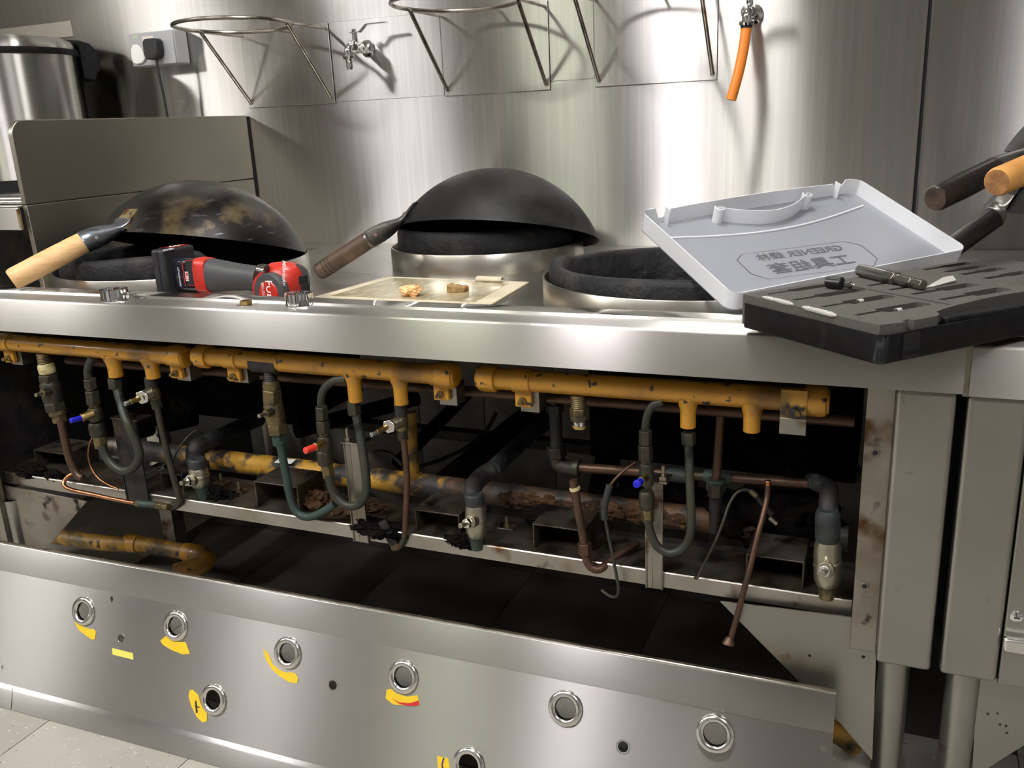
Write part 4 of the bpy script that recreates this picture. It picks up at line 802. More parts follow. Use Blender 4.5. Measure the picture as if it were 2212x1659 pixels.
pg = thing('power_plug', 'black plug with its cord in the right outlet of the power socket', 'plug', SO); pg.scale = (K, K, K)
px0 = sx0+.066; pz0 = sz0+.012
MB().prism([V((px0+a, WY-D-.0045, pz0+b)) for a, b in ((.006, 0), (.030, 0), (.042, .006), (.045, .020), (.044, .042), (.038, .048), (.006, .048), (0, .040), (.0, .012))], (0, -.026, 0)).build('plug_body', 'black_matt', pg, bevel=.005, seg=3)
x = px0+.028
MB().tube(catmull([V((x, WY-D-.018, pz0+.004)), V((x, WY-D-.019, pz0-.03)), V((x+.002, WY-D-.015, pz0-.09)), V((x+.002, WY-D-.012, pz0-.2)), V((x, WY-D-.01, pz0-.27))], 5), .0033, 10).build('cord', 'black_matt', pg, smooth=60)
# lidded steel bin at far left
ps = at(180, 170, 1.98); br = .184; cx, cy = ps.x-br*.67, ps.y-br*.74
zt_ = at(168, 118, 1.91).z; zb = TABZ
bn = thing('steel_bin', 'round stainless bin with domed lid and black rim band on the left table', 'bin', (cx, cy, zb))
MB().lathe((cx, cy, zb), (0, 0, 1), [(0, .004), (br-.006, .004), (br-.006, .03), (br-.004, .031), (br-.004, zt_-zb), (0, zt_-zb)], n=64).build('body', 'steel_panel', bn, smooth=40)
MB().lathe((cx, cy, zb), (0, 0, 1), [(0, 0), (br-.002, 0), (br-.002, .03), (0, .03)], n=64).build('base_band', 'black_plastic', bn)
MB().lathe((cx, cy, zt_), (0, 0, 1), [(0, 0), (br-.001, 0), (br, .002), (br, .014), (br-.002, .016), (0, .016)], n=64).build('rim_band', 'black_plastic', bn)
MB().lathe((cx, cy, zt_+.0165), (0, 0, 1), [(0, 0), (br-.003, 0), (br-.003, .006), (br-.012, .020), (br-.035, .030), (br*.5, .037), (0, .040)], n=64).build('domed_lid', 'steel_lip', bn, smooth=60)
hd = V((.52, .85, 0)).normalized(); hx = hd.cross(V((0, 0, 1)))
c0 = V((cx, cy, 0))+hd*(br-.004)
hp_ = [(0, zt_-.055), (.030, zt_-.062), (.040, zt_-.040), (.050, zt_-.035), (.050, zt_+.0), (.046, zt_+.018), (.030, zt_+.036), (.005, zt_+.044), (-.03, zt_+.046), (-.03, zt_+.040), (0, zt_+.03)]
MB().prism([c0+hd*a+V((0, 0, b))-hx*.045 for a, b in hp_], hx*.09).build('hinge_housing', 'black_plastic', bn, bevel=.003)
MB().obox(c0+hd*.0505+V((0, 0, zt_-.012)), hd*.0012, hx*.02, V((0, 0, .009))).build('hinge_label', 'label_pale', bn)
MB().cyl((cx, cy, 0) if False else c0-hd*.001+V((0, 0, zb+.02)), c0-hd*.001+V((0, 0, zt_)), .010, n=10).build('hinge_column', 'black_plastic', bn)

# ================================================================== CAST IRON RINGS
def lerp(pts, x):
    for (a, b), (c, d) in zip(pts, pts[1:]):
        if a <= x <= c: t = (x-a)/(c-a); t = t*t*(3-2*t); return b+(d-b)*t
    return pts[-1][1]
def cast_ring(label, cx, cy, ro, hts, tilt=0):
    n = 144; R = []
    for i in range(n):
        a = 360*i/n; h = lerp(hts, a); d = V((math.cos(math.radians(a)), math.sin(math.radians(a)), 0)); o = V((cx, cy, DECK-.012))
        k = mnoise.noise(d*3)*.0012
        h *= 1.1; sec = [(ro-.008, 0), (ro-.003, h*.25), (ro+k, h*.6), (ro-.001+k, h*.88), (ro-.005, h*.97), (ro-.010, h), (ro-.020, h*.985), (ro-.026, h*.9), (ro-.034, h*.3), (ro-.036, 0)]
        R.append([o+d*r+V((0, 0, z)) for r, z in sec])
    mb = MB(); m = len(R[0]); vs = [p for r in R for p in r]
    mb.add(vs, [(i*m+j, ((i+1) % n)*m+j, ((i+1) % n)*m+(j+1) % m, i*m+(j+1) % m) for i in range(n) for j in range(m)])
    return tag(mb.build('cast_iron_ring', 'cast_iron', smooth=70), label, 'wok ring', 'cast iron wok rings in the burner collars')
cast_ring('black cast iron wok ring under the left wok', RINGS[0][0], RINGS[0][1], .244, [(0, .045), (40, .045), (70, .06), (150, .068), (200, .074), (255, .080), (300, .088), (318, .092), (332, .050), (360, .045)])
cast_ring('black cast iron wok ring under the rear middle wok', RINGS[1][0], RINGS[1][1], .198, [(0, .070), (25, .046), (60, .046), (120, .046), (160, .080), (200, .088), (270, .090), (330, .092), (345, .088), (360, .070)])
cast_ring('black cast iron wok ring left open, partly under the translucent lid', RINGS[2][0], RINGS[2][1], .249, [(0, .05), (60, .055), (120, .058), (165, .062), (180, .070), (195, .073), (215, .070), (270, .074), (330, .066), (360, .05)])

# ================================================================== WOKS
def basis(tx, ty):
    n = V((math.sin(tx), math.sin(ty), math.cos(tx)*math.cos(ty))).normalized(); a = V((0, 1, 0)).cross(n).normalized(); return a, n.cross(a), n
def wok(label, c, tx, ty, r, h, m, S, E, woodm, endm, ferm, platem, gr=.0178, rivets=True, attach_dir=None, plate_len=.055, burnt=None):
    c = V(c); a, b, n = basis(tx, ty); Rs = (r*r+h*h)/(2*h); Cs = c+n*(h-Rs); pm = math.asin(min(1, r/Rs)) if h < r else math.pi-math.asin(r/Rs)
    t = thing('wok', label, 'wok', c, 'inverted woks')
    N = 22; prof = [(Rs*math.sin(pm*i/N), h-Rs+Rs*math.cos(pm*i/N)) for i in range(N+1)]
    inner = [((Rs-.0016)*math.sin(pm*i/N), h-Rs+(Rs-.0016)*math.cos(pm*i/N)) for i in range(N, -1, -1)]
    MB().lathe(c, n, prof+[(r+.0006, -.0012), (r-.0018, -.0014)]+inner, n=96).build('bowl', m, t, smooth=50)
    dd = (E-c); dd = (dd-n*dd.dot(n)).normalized() if attach_dir is None else (V(attach_dir)-n*V(attach_dir).dot(n)).normalized()
    sd = n.cross(dd)
    def sp(phi, s, off=0): az_ = s/(r); d2 = (dd*math.cos(az_)+sd*math.sin(az_)); return Cs+(Rs+off)*(d2*math.sin(phi)+n*math.cos(phi))
    ph0, ph1 = pm-.004/Rs, pm-plate_len/Rs
    mb = MB(); g0 = []; 
    for off in (.0003, .0030):
        g0.append([[sp(ph0+(ph1-ph0)*i/6, .046*(j/6-.5)*(1-.12*i/6), off) for j in range(7)] for i in range(7)])
    vs = [p for g in g0 for row in g for p in row]; fs = []
    for i in range(6):
        for j in range(6):
            q = i*7+j; fs += [(q, q+1, q+8, q+7), (49+q, 49+q+7, 49+q+8, 49+q+1)]
    bd = [i for i in range(7)]+[7*i+6 for i in range(1, 7)]+[42+j for j in range(5, -1, -1)]+[7*i for i in range(5, 0, -1)]
    fs += [(bd[k], bd[k]+49, bd[(k+1) % len(bd)]+49, bd[(k+1) % len(bd)]) for k in range(len(bd))]
    mb.add(vs, fs); pl = mb.build('handle_plate', platem, t, smooth=50)
    if rivets:
        for (f, s) in ((.3, -.013), (.3, .013), (.75, -.011), (.75, .011)):
            q = sp(ph0+(ph1-ph0)*f, s, .0028); MB().lathe(q, (q-Cs), [(0.0042, 0), (.0038, .0012), (.002, .002), (0, .0022)], n=12).build('rivet', 'steel_ferrule' if platem != 'steel_heat' else 'wood_end', pl)
    # ferrule: flattened where it meets the plate, round at the wood
    A0 = sp(ph0, 0, .004); A1 = sp(ph0+(ph1-ph0)*.45, 0, .004); ax = (E-S).normalized(); x = ax.cross(V((0, 0, 1))).normalized(); y = x.cross(ax); R = []
    M_ = 7
    for i in range(M_+1):
        f = i/M_; p = A1.lerp(A0, min(1, f*2.2)) if f < .45 else A0.lerp(S, (f-.45)/.55); e = min(1, max(0, (f-.1)/.75)); e = e*e*(3-2*e)
        wx = .0225*(1-e)+(gr+.0008)*e; wy = .003*(1-e)+(gr+.0008)*e
        sx_ = (sd*(1-e)+x*e*(1 if sd.dot(x) > 0 else -1)).normalized(); sy_ = (((p-Cs).normalized())*(1-e)+y*e).normalized()
        R.append([p+sx_*wx*math.cos(2*math.pi*k/20)+sy_*wy*math.sin(2*math.pi*k/20) for k in range(20)])
    R.append([p+ax*.004 for p in R[-1]])
    fe_ = MB().loops(R).build('ferrule', ferm, t, smooth=50)
    q = S-ax*.02+y*0+(-x if x.y > 0 else x)*(gr+.0004); MB().cyl(q, q+(q-(S-ax*.02)).normalized()*.001, .0032, n=12).build('ferrule_pin', 'steel_bright', fe_)
    Ln = (E-S).length
    gp_ = MB().lathe(S, ax, [(0, -.002), (gr*.97, -.002), (gr, Ln*.15), (gr*1.02, Ln*.5), (gr, Ln-.006), (gr*.93, Ln-.0015), (gr*.88, Ln-.0002), (0, Ln)], n=28).build('grip', woodm, t, smooth=35)
    MB().cyl(E-ax*.0002, E+ax*.0004, gr*.86, n=28).build('grip_end', endm, gp_)
    for i in range(3 if burnt else 0):
        f = burnt+i*.06; MB().torus(S+ax*Ln*f, ax, gr*1.005, .0005, 28, 6).build('turned_line', 'dark_gap', gp_)
    return t
wok('seasoned steel wok with new pale wooden handle, upside down on the left burner', (-1.262*K, 1.4038*K, ZK(.8350)), .0131, .2667, .20*K, .1261*K, 'wok_seasoned', at(184, 522, 1.26), at(25, 605, 1.15), 'wood_pale', 'wood_pale', 'steel_blued', 'steel_heat', gr=.0205, attach_dir=(-.12, -1, 0))
wok('black wok with burnt wooden handle, upside down on the rear middle burner', (-.7238*K, 1.6309*K, ZK(.8285)), -.0024, .275, .20*K, .1285*K, 'wok_black', at(800, 516, 1.53), az(688, 588, DECK+.02), 'wood_burnt', 'wood_end', 'steel_ferrule', 'wok_black', rivets=False, burnt=.72)
ring_tip = az(690, 598, .777); 
# pile of woks at the right edge
for (lab, E, S, wm, em, c, burnt) in (
        ('black wok with blackened handle, uppermost handle of the pile at the right edge', at(2020, 430, 1.30), at(2150, 366, 1.42), 'wood_dark', 'wood_end', (.360, 1.72, .955), .5),
        ('black wok with orange wooden handle in the pile at the right edge', at(2153, 394, 1.20), at(2330, 318, 1.36), 'wood_orange', 'wood_orange_end', (.345, 1.71, .918), None),
        ('black wok with dark brown handle, lowest of the pile at the right edge', at(2022, 560, 1.55), at(2150, 468, 1.62), 'wood_dark', 'wood_end', (.335, 1.70, .862), None)):
    wok(lab, c, .03, .06, .20, .125, 'wok_black', S, E, wm, em, 'steel_ferrule', 'wok_black', gr=.0172, rivets=False, attach_dir=S-V(c), burnt=burnt)

# ================================================================== LIP ODDMENTS
def scalloped(label, c, r, h, tiltv):
    t = thing('control_knob_ring', label, 'knob ring', c, 'scalloped chrome rings on the front lip'); n = 96
    up = V(tiltv).normalized(); x, y = perp(up); R = []
    for rr, z in ((1, 0), (1, h), (.84, h), (.80, h*.35), (.80, 0)):
        R.append([V(c)+up*z+(x*math.cos(2*math.pi*i/n)+y*math.sin(2*math.pi*i/n))*r*(rr+(.05*abs(math.sin(4*2*math.pi*i/n)) if rr == 1 else 0)-(.05 if rr == 1 else 0)) for i in range(n)])
    R.append(R[0]); MB().loops(R, False, False).build('ring_wall', 'chrome', t, smooth=40)
    MB().cyl(V(c)+up*h*.30, V(c)+up*h*.36, r*.82, n=40).build('ring_floor', 'steel_grimy', t)
    return t
scalloped('scalloped chrome knob ring on the front lip, near the pale wooden handle', az(249, 646, LIPZ+.0005), .0235, .018, (0, .02, 1))
scalloped('scalloped chrome knob ring on the front lip, in front of the red drill head', az(647, 657, LIPZ+.0005), .0225, .018, (0, .02, 1))
bnut = thing('brass_nut', 'small brass hex nut lying on a washer on the front lip', 'nut', az(528, 660, LIPZ))
c = az(529, 659, LIPZ); MB().cyl(c, c+V((0, 0, .0012)), .0135, n=32).build('washer', 'steel_bright', bnut)
c2 = c+V((.001, .002, .0014)); hexo = [c2+V((.0105*math.cos(math.pi/3*i+.3), .0105*math.sin(math.pi/3*i+.3), .006)) for i in range(6)]
MB().holed(hexo, [circ(c2.x, c2.y, c2.z+.006, .0062, 20)], (0, 0, 1), .006).build('hex_nut', 'brass', bnut, smooth=30)

# ================================================================== CARDBOARD AND SCRAPS
zc = DECK+.001
cb = thing('cardboard_sheet', 'greasy cardboard sheet lying on the range deck before the rear burner', 'cardboard', az(920, 635, zc))
quad = [az(676, 645, zc), az(1055, 664, zc), az(1142, 612, zc), az(838, 600, zc)]
cen = sum(quad, V())/4
MB().prism([V((p.x, p.y, zc)) for p in quad], (0, 0, .0028)).build('sheet', 'cardboard', cb, smooth=0)
inq = [cen.lerp(p, k) for p, k in zip(quad, (.84, .80, .80, .86))]
MB().prism([V((p.x, p.y, zc+.0029)) for p in inq], (0, 0, .0006)).build('grease_film', 'grease_film', cb, smooth=0)
fl_ = [az(1030, 606, zc+.004), az(1082, 608, zc+.004), az(1086, 600, zc+.008), az(1032, 598, zc+.010)]
cs_ = thing('rolled_card_strip', 'small rolled strip of card at the back edge of the cardboard sheet', 'card', fl_[0])
c0, c1 = az(1031, 604, zc+.006), az(1086, 606, zc+.006)
R = []
for i in range(9):
    p = c0.lerp(c1, i/8); R.append([p+V((0, .010*math.cos(a), .006*math.sin(a)+.001)) for a in [math.pi*1.25*k/10-.3 for k in range(11)]])
mb = MB(); mb.loops(R, False, False, closed=False); mb.build('roll', 'cardboard', cs_, smooth=60, solid=.0012)
zc2 = zc+.0036
o = blob(az(887, 627, zc2+.010), .0135, seed=3, amp=.45, sub=4, squash=(1.35, 1.0, .72)); tag(o.build('putty_lump', 'putty', smooth=60), 'orange putty-like lump on the greasy cardboard', 'lump')
c = az(989, 622, zc2+.0065); mb = MB(); 
x = V((.98, .2, 0)); 
sec = []
for i in range(9):
    f = i/8-.5; zb_ = .0015*math.sin(i*2.1); sec.append([c+x*.034*f+V((0, -.010, -.0065)), c+x*.034*f+V((0, .010, -.0065)), c+x*.034*f+V((0, .009, .0055+zb_-.005*f)), c+x*.034*f+V((0, -.009, .0050-zb_-.005*f))])
tag(mb.loops(sec).build('brown_crumb', 'crumb', bevel=.0012), 'brown crusty scrap beside the orange lump on the cardboard', 'scrap')

# ================================================================== CORDLESS DRILL
DY = 1.262
dr = thing('cordless_drill', 'red and grey cordless drill lying on its side beside the left wok', 'drill', V((at(480, 600, DY).x, DY, DECK)))
def dpt(u, v, y=0.): return at(u, v, DY+y)
def loft(sections, name, m, parent, n=28, k=2.6, smooth=50):
    R = []
    for (u, v, hh, hd, dy) in sections:       # centre px, half height px, half depth m, depth offset
        p = dpt(u, v, dy); s = mpp(p); ring = []
        for i in range(n):
            a = 2*math.pi*i/n; ca, sa = math.cos(a), math.sin(a)
            ring.append(p+V((0, 0, 1))*hh*s*math.copysign(abs(sa)**(2/k), sa)+V((.10, 1, 0))*hd*math.copysign(abs(ca)**(2/k), ca))
        R.append(ring)
    return MB().loops(R).build(name, m, parent, smooth=smooth)
fx = V((1, 0, 0)); a = dpt(322, 541, -.04); b = dpt(349, 541, -.04)
bz0, bz1 = DECK+.0005, a.z; bw = b.x-a.x
bat = MB(); q = V((bw/2, 0, 0)); bc = V(((a.x+b.x)/2, DY+.002, (bz0+bz1)/2))
bat.obox(bc, q, V((.005, .036, 0)), V((0, 0, (bz1-bz0)/2))); bat = bat.build('battery_pack', 'drill_black', dr, bevel=.005, seg=3)
MB().obox(bc+V((-.004, -.0362, 0)), V((.0012, 0, 0)), V((0, .0006, 0)), V((0, 0, (bz1-bz0)/2*.94))).build('seam_groove', 'dark_gap', bat)
for dy in (-.030, -.016): MB().obox(bc+V((bw/2-.002, dy, (bz1-bz0)/2-.001)), V((.0026, 0, 0)), V((0, .005, 0)), V((0, 0, .0016))).build('release_clip', 'grey_plastic', bat, bevel=.001)
tl = bc+V((.0, .004, (bz1-bz0)/2+.0006))
MB().obox(tl, V((.0095, 0, 0)), V((.0035, .027, 0)), V((0, 0, .0003))).build('battery_label', 'drill_gloss', bat)
for s in (-1, 1): MB().obox(tl+V((s*.0088, 0, .0002)), V((.0009, 0, 0)), V((.0035, .024, 0)), V((0, 0, .0003))).build('label_stripe', 'red_plastic', bat)
text('4.0', tl+V((0, .002, .0006)), (.1, .99, 0), (-.99, .1, 0), .020, 'battery_text', 'print_white', bat, weight=.02)
MB().obox(tl+V((.0, .021, .0003)), V((.005, 0, 0)), V((0, .003, 0)), V((0, 0, .0003))).build('label_badge', 'red_plastic', bat)
neck = loft([(374, 592, 38, .019, 0), (384, 592, 38, .020, 0), (400, 592, 37, .0195, 0), (437, 594, 36, .019, 0)], 'battery_neck', 'drill_gloss', dr, k=4)
loft([(436, 593, 37.5, .0205, 0), (440, 593.5, 38, .021, 0), (455, 595, 37.5, .021, 0), (459, 595, 36.5, .020, 0)], 'red_band', 'red_plastic', dr, k=4)
loft([(458, 595, 36, .020, 0), (462, 595, 36, .021, 0), (480, 596, 34, .021, 0), (510, 598, 29.5, .024, 0), (540, 600, 27, .022, .002), (566, 604, 27, .022, .006)], 'grip', 'drill_grey', dr, k=2.5)
# motor head: axis points at the camera side (rear cap towards the viewer)
hc = dpt(583, 634, -.030); hs_ = mpp(hc)
head = MB().lathe(hc+V((0, 0, 0)), V((.12, 1, 0)), [(0, -.003), (42*hs_, -.003), (44*hs_, 0), (44*hs_, .012), (42*hs_, .014), (0, .014)], n=48).build('rear_ring', 'drill_grey', dr, smooth=40)
MB().lathe(hc+V((.0004, -.003, 0)), V((.12, 1, 0)), [(0, -.0022), (26*hs_, -.0022), (28*hs_, 0), (28*hs_, .002), (0, .002)], n=40).build('rear_cap', 'red_plastic', head, smooth=40)
oc = hc+V((0, -.0056, .003))
text('FUEL', oc+V((.0045, 0, 0)), (0, 0, -1), (1, .0, 0), .020, 'cap_text', 'print_white', head, weight=.01)
text('BRUSHLESS', oc+V((-.009, 0, -.004)), (0, 0, -1), (1, .0, 0), .0085, 'cap_text', 'print_white', head)
R = []
for (u, v, w_, hh, dy, k) in ((578, 628, 40, 40, -.018, 2), (592, 619, 42, 44, -.008, 2.2), (606, 608, 46, 42, .006, 2.4), (616, 603, 48, 38, .022, 2.6), (624, 600, 46, 35, .045, 2.6), (628, 600, 40, 30, .060, 2.6)):
    p = dpt(u, v, dy); s = mpp(p); R.append([p+fx*w_*s*math.copysign(abs(math.cos(a))**(2/k), math.cos(a))+V((0, 0, 1))*hh*s*math.copysign(abs(math.sin(a))**(2/k), math.sin(a)) for a in [2*math.pi*i/32 for i in range(32)]])
body = MB().loops(R).build('motor_housing', 'red_plastic', dr, smooth=40)
p = dpt(648, 602, .020); R = []
for (u, v, r_, dy) in ((646, 603, 33, .020), (654, 603, 31, .030), (660, 604, 27, .050), (664, 604, 16, .062)):
    p = dpt(u, v, dy); s = mpp(p); R.append([p+V((.75, -.05, 0)).normalized()*r_*.45*s*math.cos(a)+V((0, 0, 1))*r_*s*math.sin(a) for a in [2*math.pi*i/28 for i in range(28)]])
MB().loops(R).build('gearbox_nose', 'drill_grey', dr, smooth=50)
ch_ = dpt(556, 581, -.028); MB().cyl(ch_, ch_+V((.015, 0, -.0022)), .0048, n=16).build('selector_pin', 'chrome', dr, bevel=.0008)
MB().obox(dpt(569, 578, -.022), V((.008, 0, -.001)), V((0, .008, 0)), V((0, 0, .005))).build('selector_block', 'brass_dark', dr, bevel=.002)
for (u, v, w_, h_) in ((655, 605, 5, 9), (660, 622, 5, 9)):
    MB().obox(dpt(u, v, -.006), V((w_*.0008, .003, 0)), V((0, .004, 0)), V((0, 0, h_*.0008))).build('vent_slot', 'dark_gap', dr)
tO = dpt(612, 587, -.036)
text('Milwaukee', dpt(614, 594, -.0335), (-.26, .18, -.95), (.9, -.1, -.3), .0125, 'maker_text', 'print_white', dr, weight=.012)
nO = dpt(408, 594, -.0204)
MB().obox(dpt(411, 590, -.0198), V((.0075, 0, 0)), V((0, .0003, 0)), V((0, 0, .0225))).build('neck_label', 'drill_black', neck)
for s in (-1, 1): MB().obox(dpt(411, 590, -.0204)+V((0, 0, s*.0225)), V((.0078, 0, 0)), V((0, .0003, 0)), V((0, 0, .0005))).build('label_line', 'red_plastic', neck)
MB().obox(dpt(397, 592, -.0204), V((.0007, 0, 0)), V((0, .0003, 0)), V((0, 0, .022))).build('label_line', 'red_plastic', neck)
MB().obox(dpt(404, 597, -.0206), V((.0036, 0, 0)), V((0, .0003, 0)), V((0, 0, .0085))).build('badge', 'print_white', neck)
text('M12', dpt(404, 597, -.0212), (0, 0, -1), (1, 0, 0), .0082, 'badge_text', 'print_red', neck, weight=.02)
text('LITHIUM-ION', dpt(387.5, 598, -.0212), (0, 0, -1), (1, 0, 0), .0058, 'label_text', 'print_white', neck)
text('Milwaukee', dpt(419, 591, -.0210), (0, 0, -1), (1, 0, 0), .0085, 'label_text', 'print_red', neck)

# ================================================================== TRANSLUCENT LID
P1, P2_, P3 = V((-.1958, 1.1796, .7895)), V((-.3610, 1.337, .8835)), V((-.0678, 1.6363, .9040))
lx = (P3-P2_); W_ = lx.length; lx.normalize(); ly = (P1-P2_); ly = ly-lx*ly.dot(lx); H_ = ly.length; ly.normalize(); ln = lx.cross(ly)
if ln.z < 0: ln = -ln
def lp(a, b, c=0.): return P2_+lx*a+ly*b+ln*c     # a along the long side (0..W), b towards the viewer (0..H), c up
ld = thing('toolbox_lid', 'translucent white plastic toolbox lid lying upside down against the right burner', 'lid', lp(W_/2, H_/2))
def rrect(x0, y0, x1, y1, r, n=6):
    out = []
    for cx, cy, a0 in ((x1-r, y1-r, 0), (x0+r, y1-r, 90), (x0+r, y0+r, 180), (x1-r, y0+r, 270)):
        out += [(cx+r*math.cos(math.radians(a0+90*i/n)), cy+r*math.sin(math.radians(a0+90*i/n))) for i in range(n+1)]
    return out
LM = 'translucent_lid'; wh = .026
base = rrect(0, 0, W_, H_, .018)
hole = [(W_*.36+W_*.30*i/10, .008+.016*math.sin(math.pi*i/10)*-0+.006) for i in range(11)]+[(W_*.66-W_*.30*i/10, .014+.016*math.sin(math.pi*i/10)) for i in range(1, 10)]
bs_ = MB().holed([lp(a, b, 0) for a, b in base], [[lp(a, b, 0) for a, b in hole]], ln, .0016).build('base_sheet', 'translucent_sheet', ld, smooth=0)
inner = rrect(.002, .002, W_-.002, H_-.002, .016)
gapa, gapb = .045, W_-.045      # the far wall has two snap gaps
n = len(base); mb = MB()
def wallh(a, b):
    if b < .012 and (.030 < a < .046 or W_-.046 < a < W_-.030): return wh*.35
    if b < .012 and gapa < a < gapb: return wh*(.82+.14*math.sin(math.pi*(a-gapa)/(gapb-gapa)))
    return wh
def dens(poly):
    out = []
    for i in range(len(poly)):
        a, b = poly[i], poly[(i+1) % len(poly)]; k = max(1, int(math.hypot(a[0]-b[0], a[1]-b[1])/.008))
        out += [(a[0]+(b[0]-a[0])*j/k, a[1]+(b[1]-a[1])*j/k) for j in range(k)]
    return out
bd_ = dens(base); cxx, cyy = W_/2, H_/2
def inset(a, b, d): return (min(max(a, d), W_-d), min(max(b, d), H_-d))
R = [[lp(a, b, 0) for a, b in bd_], [lp(a, b, wallh(a, b)) for a, b in bd_], [lp(*inset(a, b, .0018), wallh(a, b)) for a, b in bd_], [lp(*inset(a, b, .0018), .0002) for a, b in bd_]]
mb.loops(R, False, False); mb.build('rim_wall', LM, ld, smooth=45)
# handle well: curved inner wall with rolled ends
hw_ = [(W_*.30+W_*.42*i/24, .020+.034*math.sin(math.pi*i/24)) for i in range(25)]
mb = MB(); th = .0018
R = [[lp(a, b, 0) for a, b in hw_], [lp(a, b, wh*.88) for a, b in hw_], [lp(a, b-th, wh*.88) for a, b in hw_], [lp(a, b-th, 0) for a, b in hw_]]
mb.loops([list(x) for x in zip(*R)]); mb.build('handle_well_wall', LM, ld, smooth=45)
for s, (a, b) in ((1, hw_[0]), (-1, hw_[-1])): MB().lathe(lp(a+s*.004, b+.003, 0), ln, [(.0085, 0), (.0085, wh*.9), (.007, wh*.93), (.007, 0)], n=20).build('handle_well_post', LM, ld)
rim2 = [(.02+(W_-.04)*i/30, .050+.028*math.sin(math.pi*i/30)) for i in range(31)]
mb = MB(); R = [[lp(a, b, .0002), lp(a, b, .0022), lp(a, b-.003, .0022), lp(a, b-.003, .0002)] for a, b in rim2]; mb.loops(R).build('step_ridge', LM, ld, smooth=45)
for (a, b) in ((.046, .001), (W_-.046, .001)): MB().obox(lp(a, b+.006, wh*.5), lx*.001, ly*.007, ln*wh*.5).build('snap_wall', LM, ld, bevel=.0005)
# printed label on the outside of the lid, seen through it in mirror writing
def lq(u, v, c): return onp(u, v, P2_+ln*c, ln)
po = .0005
octo = [(1591, 562), (1601, 549), (1822, 521), (1861, 529), (1896, 558), (1889, 574), (1661, 603), (1622, 592)]
pts = [lq(u, v, po) for u, v in octo]; cen = sum(pts, V())/8
lb = MB()
for i in range(8):
    a, b = pts[i], pts[(i+1) % 8]; ia, ib = cen.lerp(a, .985), cen.lerp(b, .985); lb.add([a, b, ib, ia], [(0, 1, 2, 3)])
lb.build('label_outline', 'lid_print', bs_, smooth=0, recalc=False)
tx_ = -(lq(1822, 521, po)-lq(1601, 549, po)).normalized(); ty_ = (lq(1720, 535, po)-lq(1760, 590, po)); ty_ = (ty_-tx_*ty_.dot(tx_)).normalized()
def lid_text(s, u0, u1, v0, v1, h, wgt):
    O_ = (lq(u0, v0, po)+lq(u1, v1, po))/2; want = (lq(u0, v0, po)-lq(u1, v1, po)).length
    o = text(s, O_, tx_, ty_, h, 'label_text', 'lid_print', bs_, extrude=0, weight=wgt)
    xs_ = [v.co.dot(tx_) for v in o.data.vertices]; k = want/(max(xs_)-min(xs_)); Lc = O_-WL[o]
    for v in o.data.vertices:
        d = v.co-Lc; s_ = d.dot(tx_); v.co = v.co+tx_*s_*(k-1)
lid_text('GREENER 绿林', 1820, 1635, 536, 557, .021, .016)
lid_text('工具组套', 1842, 1664, 560, 583, .030, .02)

# ================================================================== TOOL CASE
Fb, Lb = V((-.0035, .9483, .7885)), V((-.1688, 1.0873, .7885))
e1 = V((-.743, .669, 0)).normalized(); e2 = V((.669, .743, 0)).normalized(); UPZ = V((0, 0, 1))
CW, CL = .222, .44
def kp(s, t, z=0.): return Fb+e2*s+e1*t+UPZ*z       # s along the long side from the near corner, t along the short side
kc = thing('tool_case', 'open black plastic tool case with grey foam insert overhanging the counter edge', 'tool case', kp(CL/2, CW/2))
tray = dens(rrect(0, 0, CL, CW, .016)); th = .031
def kin(a, b, d): return (min(max(a, d), CL-d), min(max(b, d), CW-d))
R = [[kp(*kin(a, b, .003), 0) for a, b in tray], [kp(a, b, .003) for a, b in tray], [kp(a, b, th) for a, b in tray], [kp(*kin(a, b, .002), th) for a, b in tray], [kp(*kin(a, b, .002), .003) for a, b in tray]]
MB().loops(R).build('tray', 'black_plastic', kc, smooth=45)
# latch recess on the front side
for s in (.042, CL-.042):
    MB().box((0, 0, 0), (.001, .001, .001))
    MB().obox(kp(s, -.0006, .016), e2*.011, e1*.0008, UPZ*.013).build('latch_recess', 'dark_gap', kc); MB().obox(kp(s, -.0016, .009), e2*.010, e1*.0012, UPZ*.0011).build('latch_lip', 'black_plastic', kc, bevel=.0005)
# foam with pockets
ft_ = .041
fo = []
for (s, t) in [(.005, .008), (.030, .003), (.036, .003), (.038, .010), (.046, .010), (.048, .003), (.081, .003), (.091, .009), (.097, .018), (.115, .023), (.14, .028), (.19, .034), (.225, .0355), (.26, .034), (.31, .028), (.335, .023), (.353, .018), (.359, .009), (.369, .003), (CL-.006, .003), (CL-.003, CW-.003), (.003, CW-.003), (.003, .016)]: fo.append((s, t))
FO = kp(0, 0, ft_)
def fst(u, v): q = onp(u, v, FO, UPZ)-FO; return q.dot(e2), q.dot(e1)
pk = []
def pocket(u0, v0, u1, v1, wn, ww, split=.4):
    wn, ww = wn*1.3, ww*1.45
    """bit-shaped pocket: thin shank then wide body, along e2 from (u0,v0) to (u1,v1) on the foam top"""
    s0, t0 = fst(u0, v0); s1, _ = fst(u1, v1); sm = s0+(s1-s0)*split
    p = [(s0, t0-wn/2), (sm, t0-wn/2), (sm+.003, t0-ww/2), (s1-.004, t0-ww/2), (s1, t0-ww/4), (s1, t0+ww/4), (s1-.004, t0+ww/2), (sm+.003, t0+ww/2), (sm, t0+wn/2), (s0, t0+wn/2)]
    pk.append([kp(a, b, ft_) for a, b in p])
Z8 = lambda x, y: (1560+x*652/2212, 520+y*280/950)
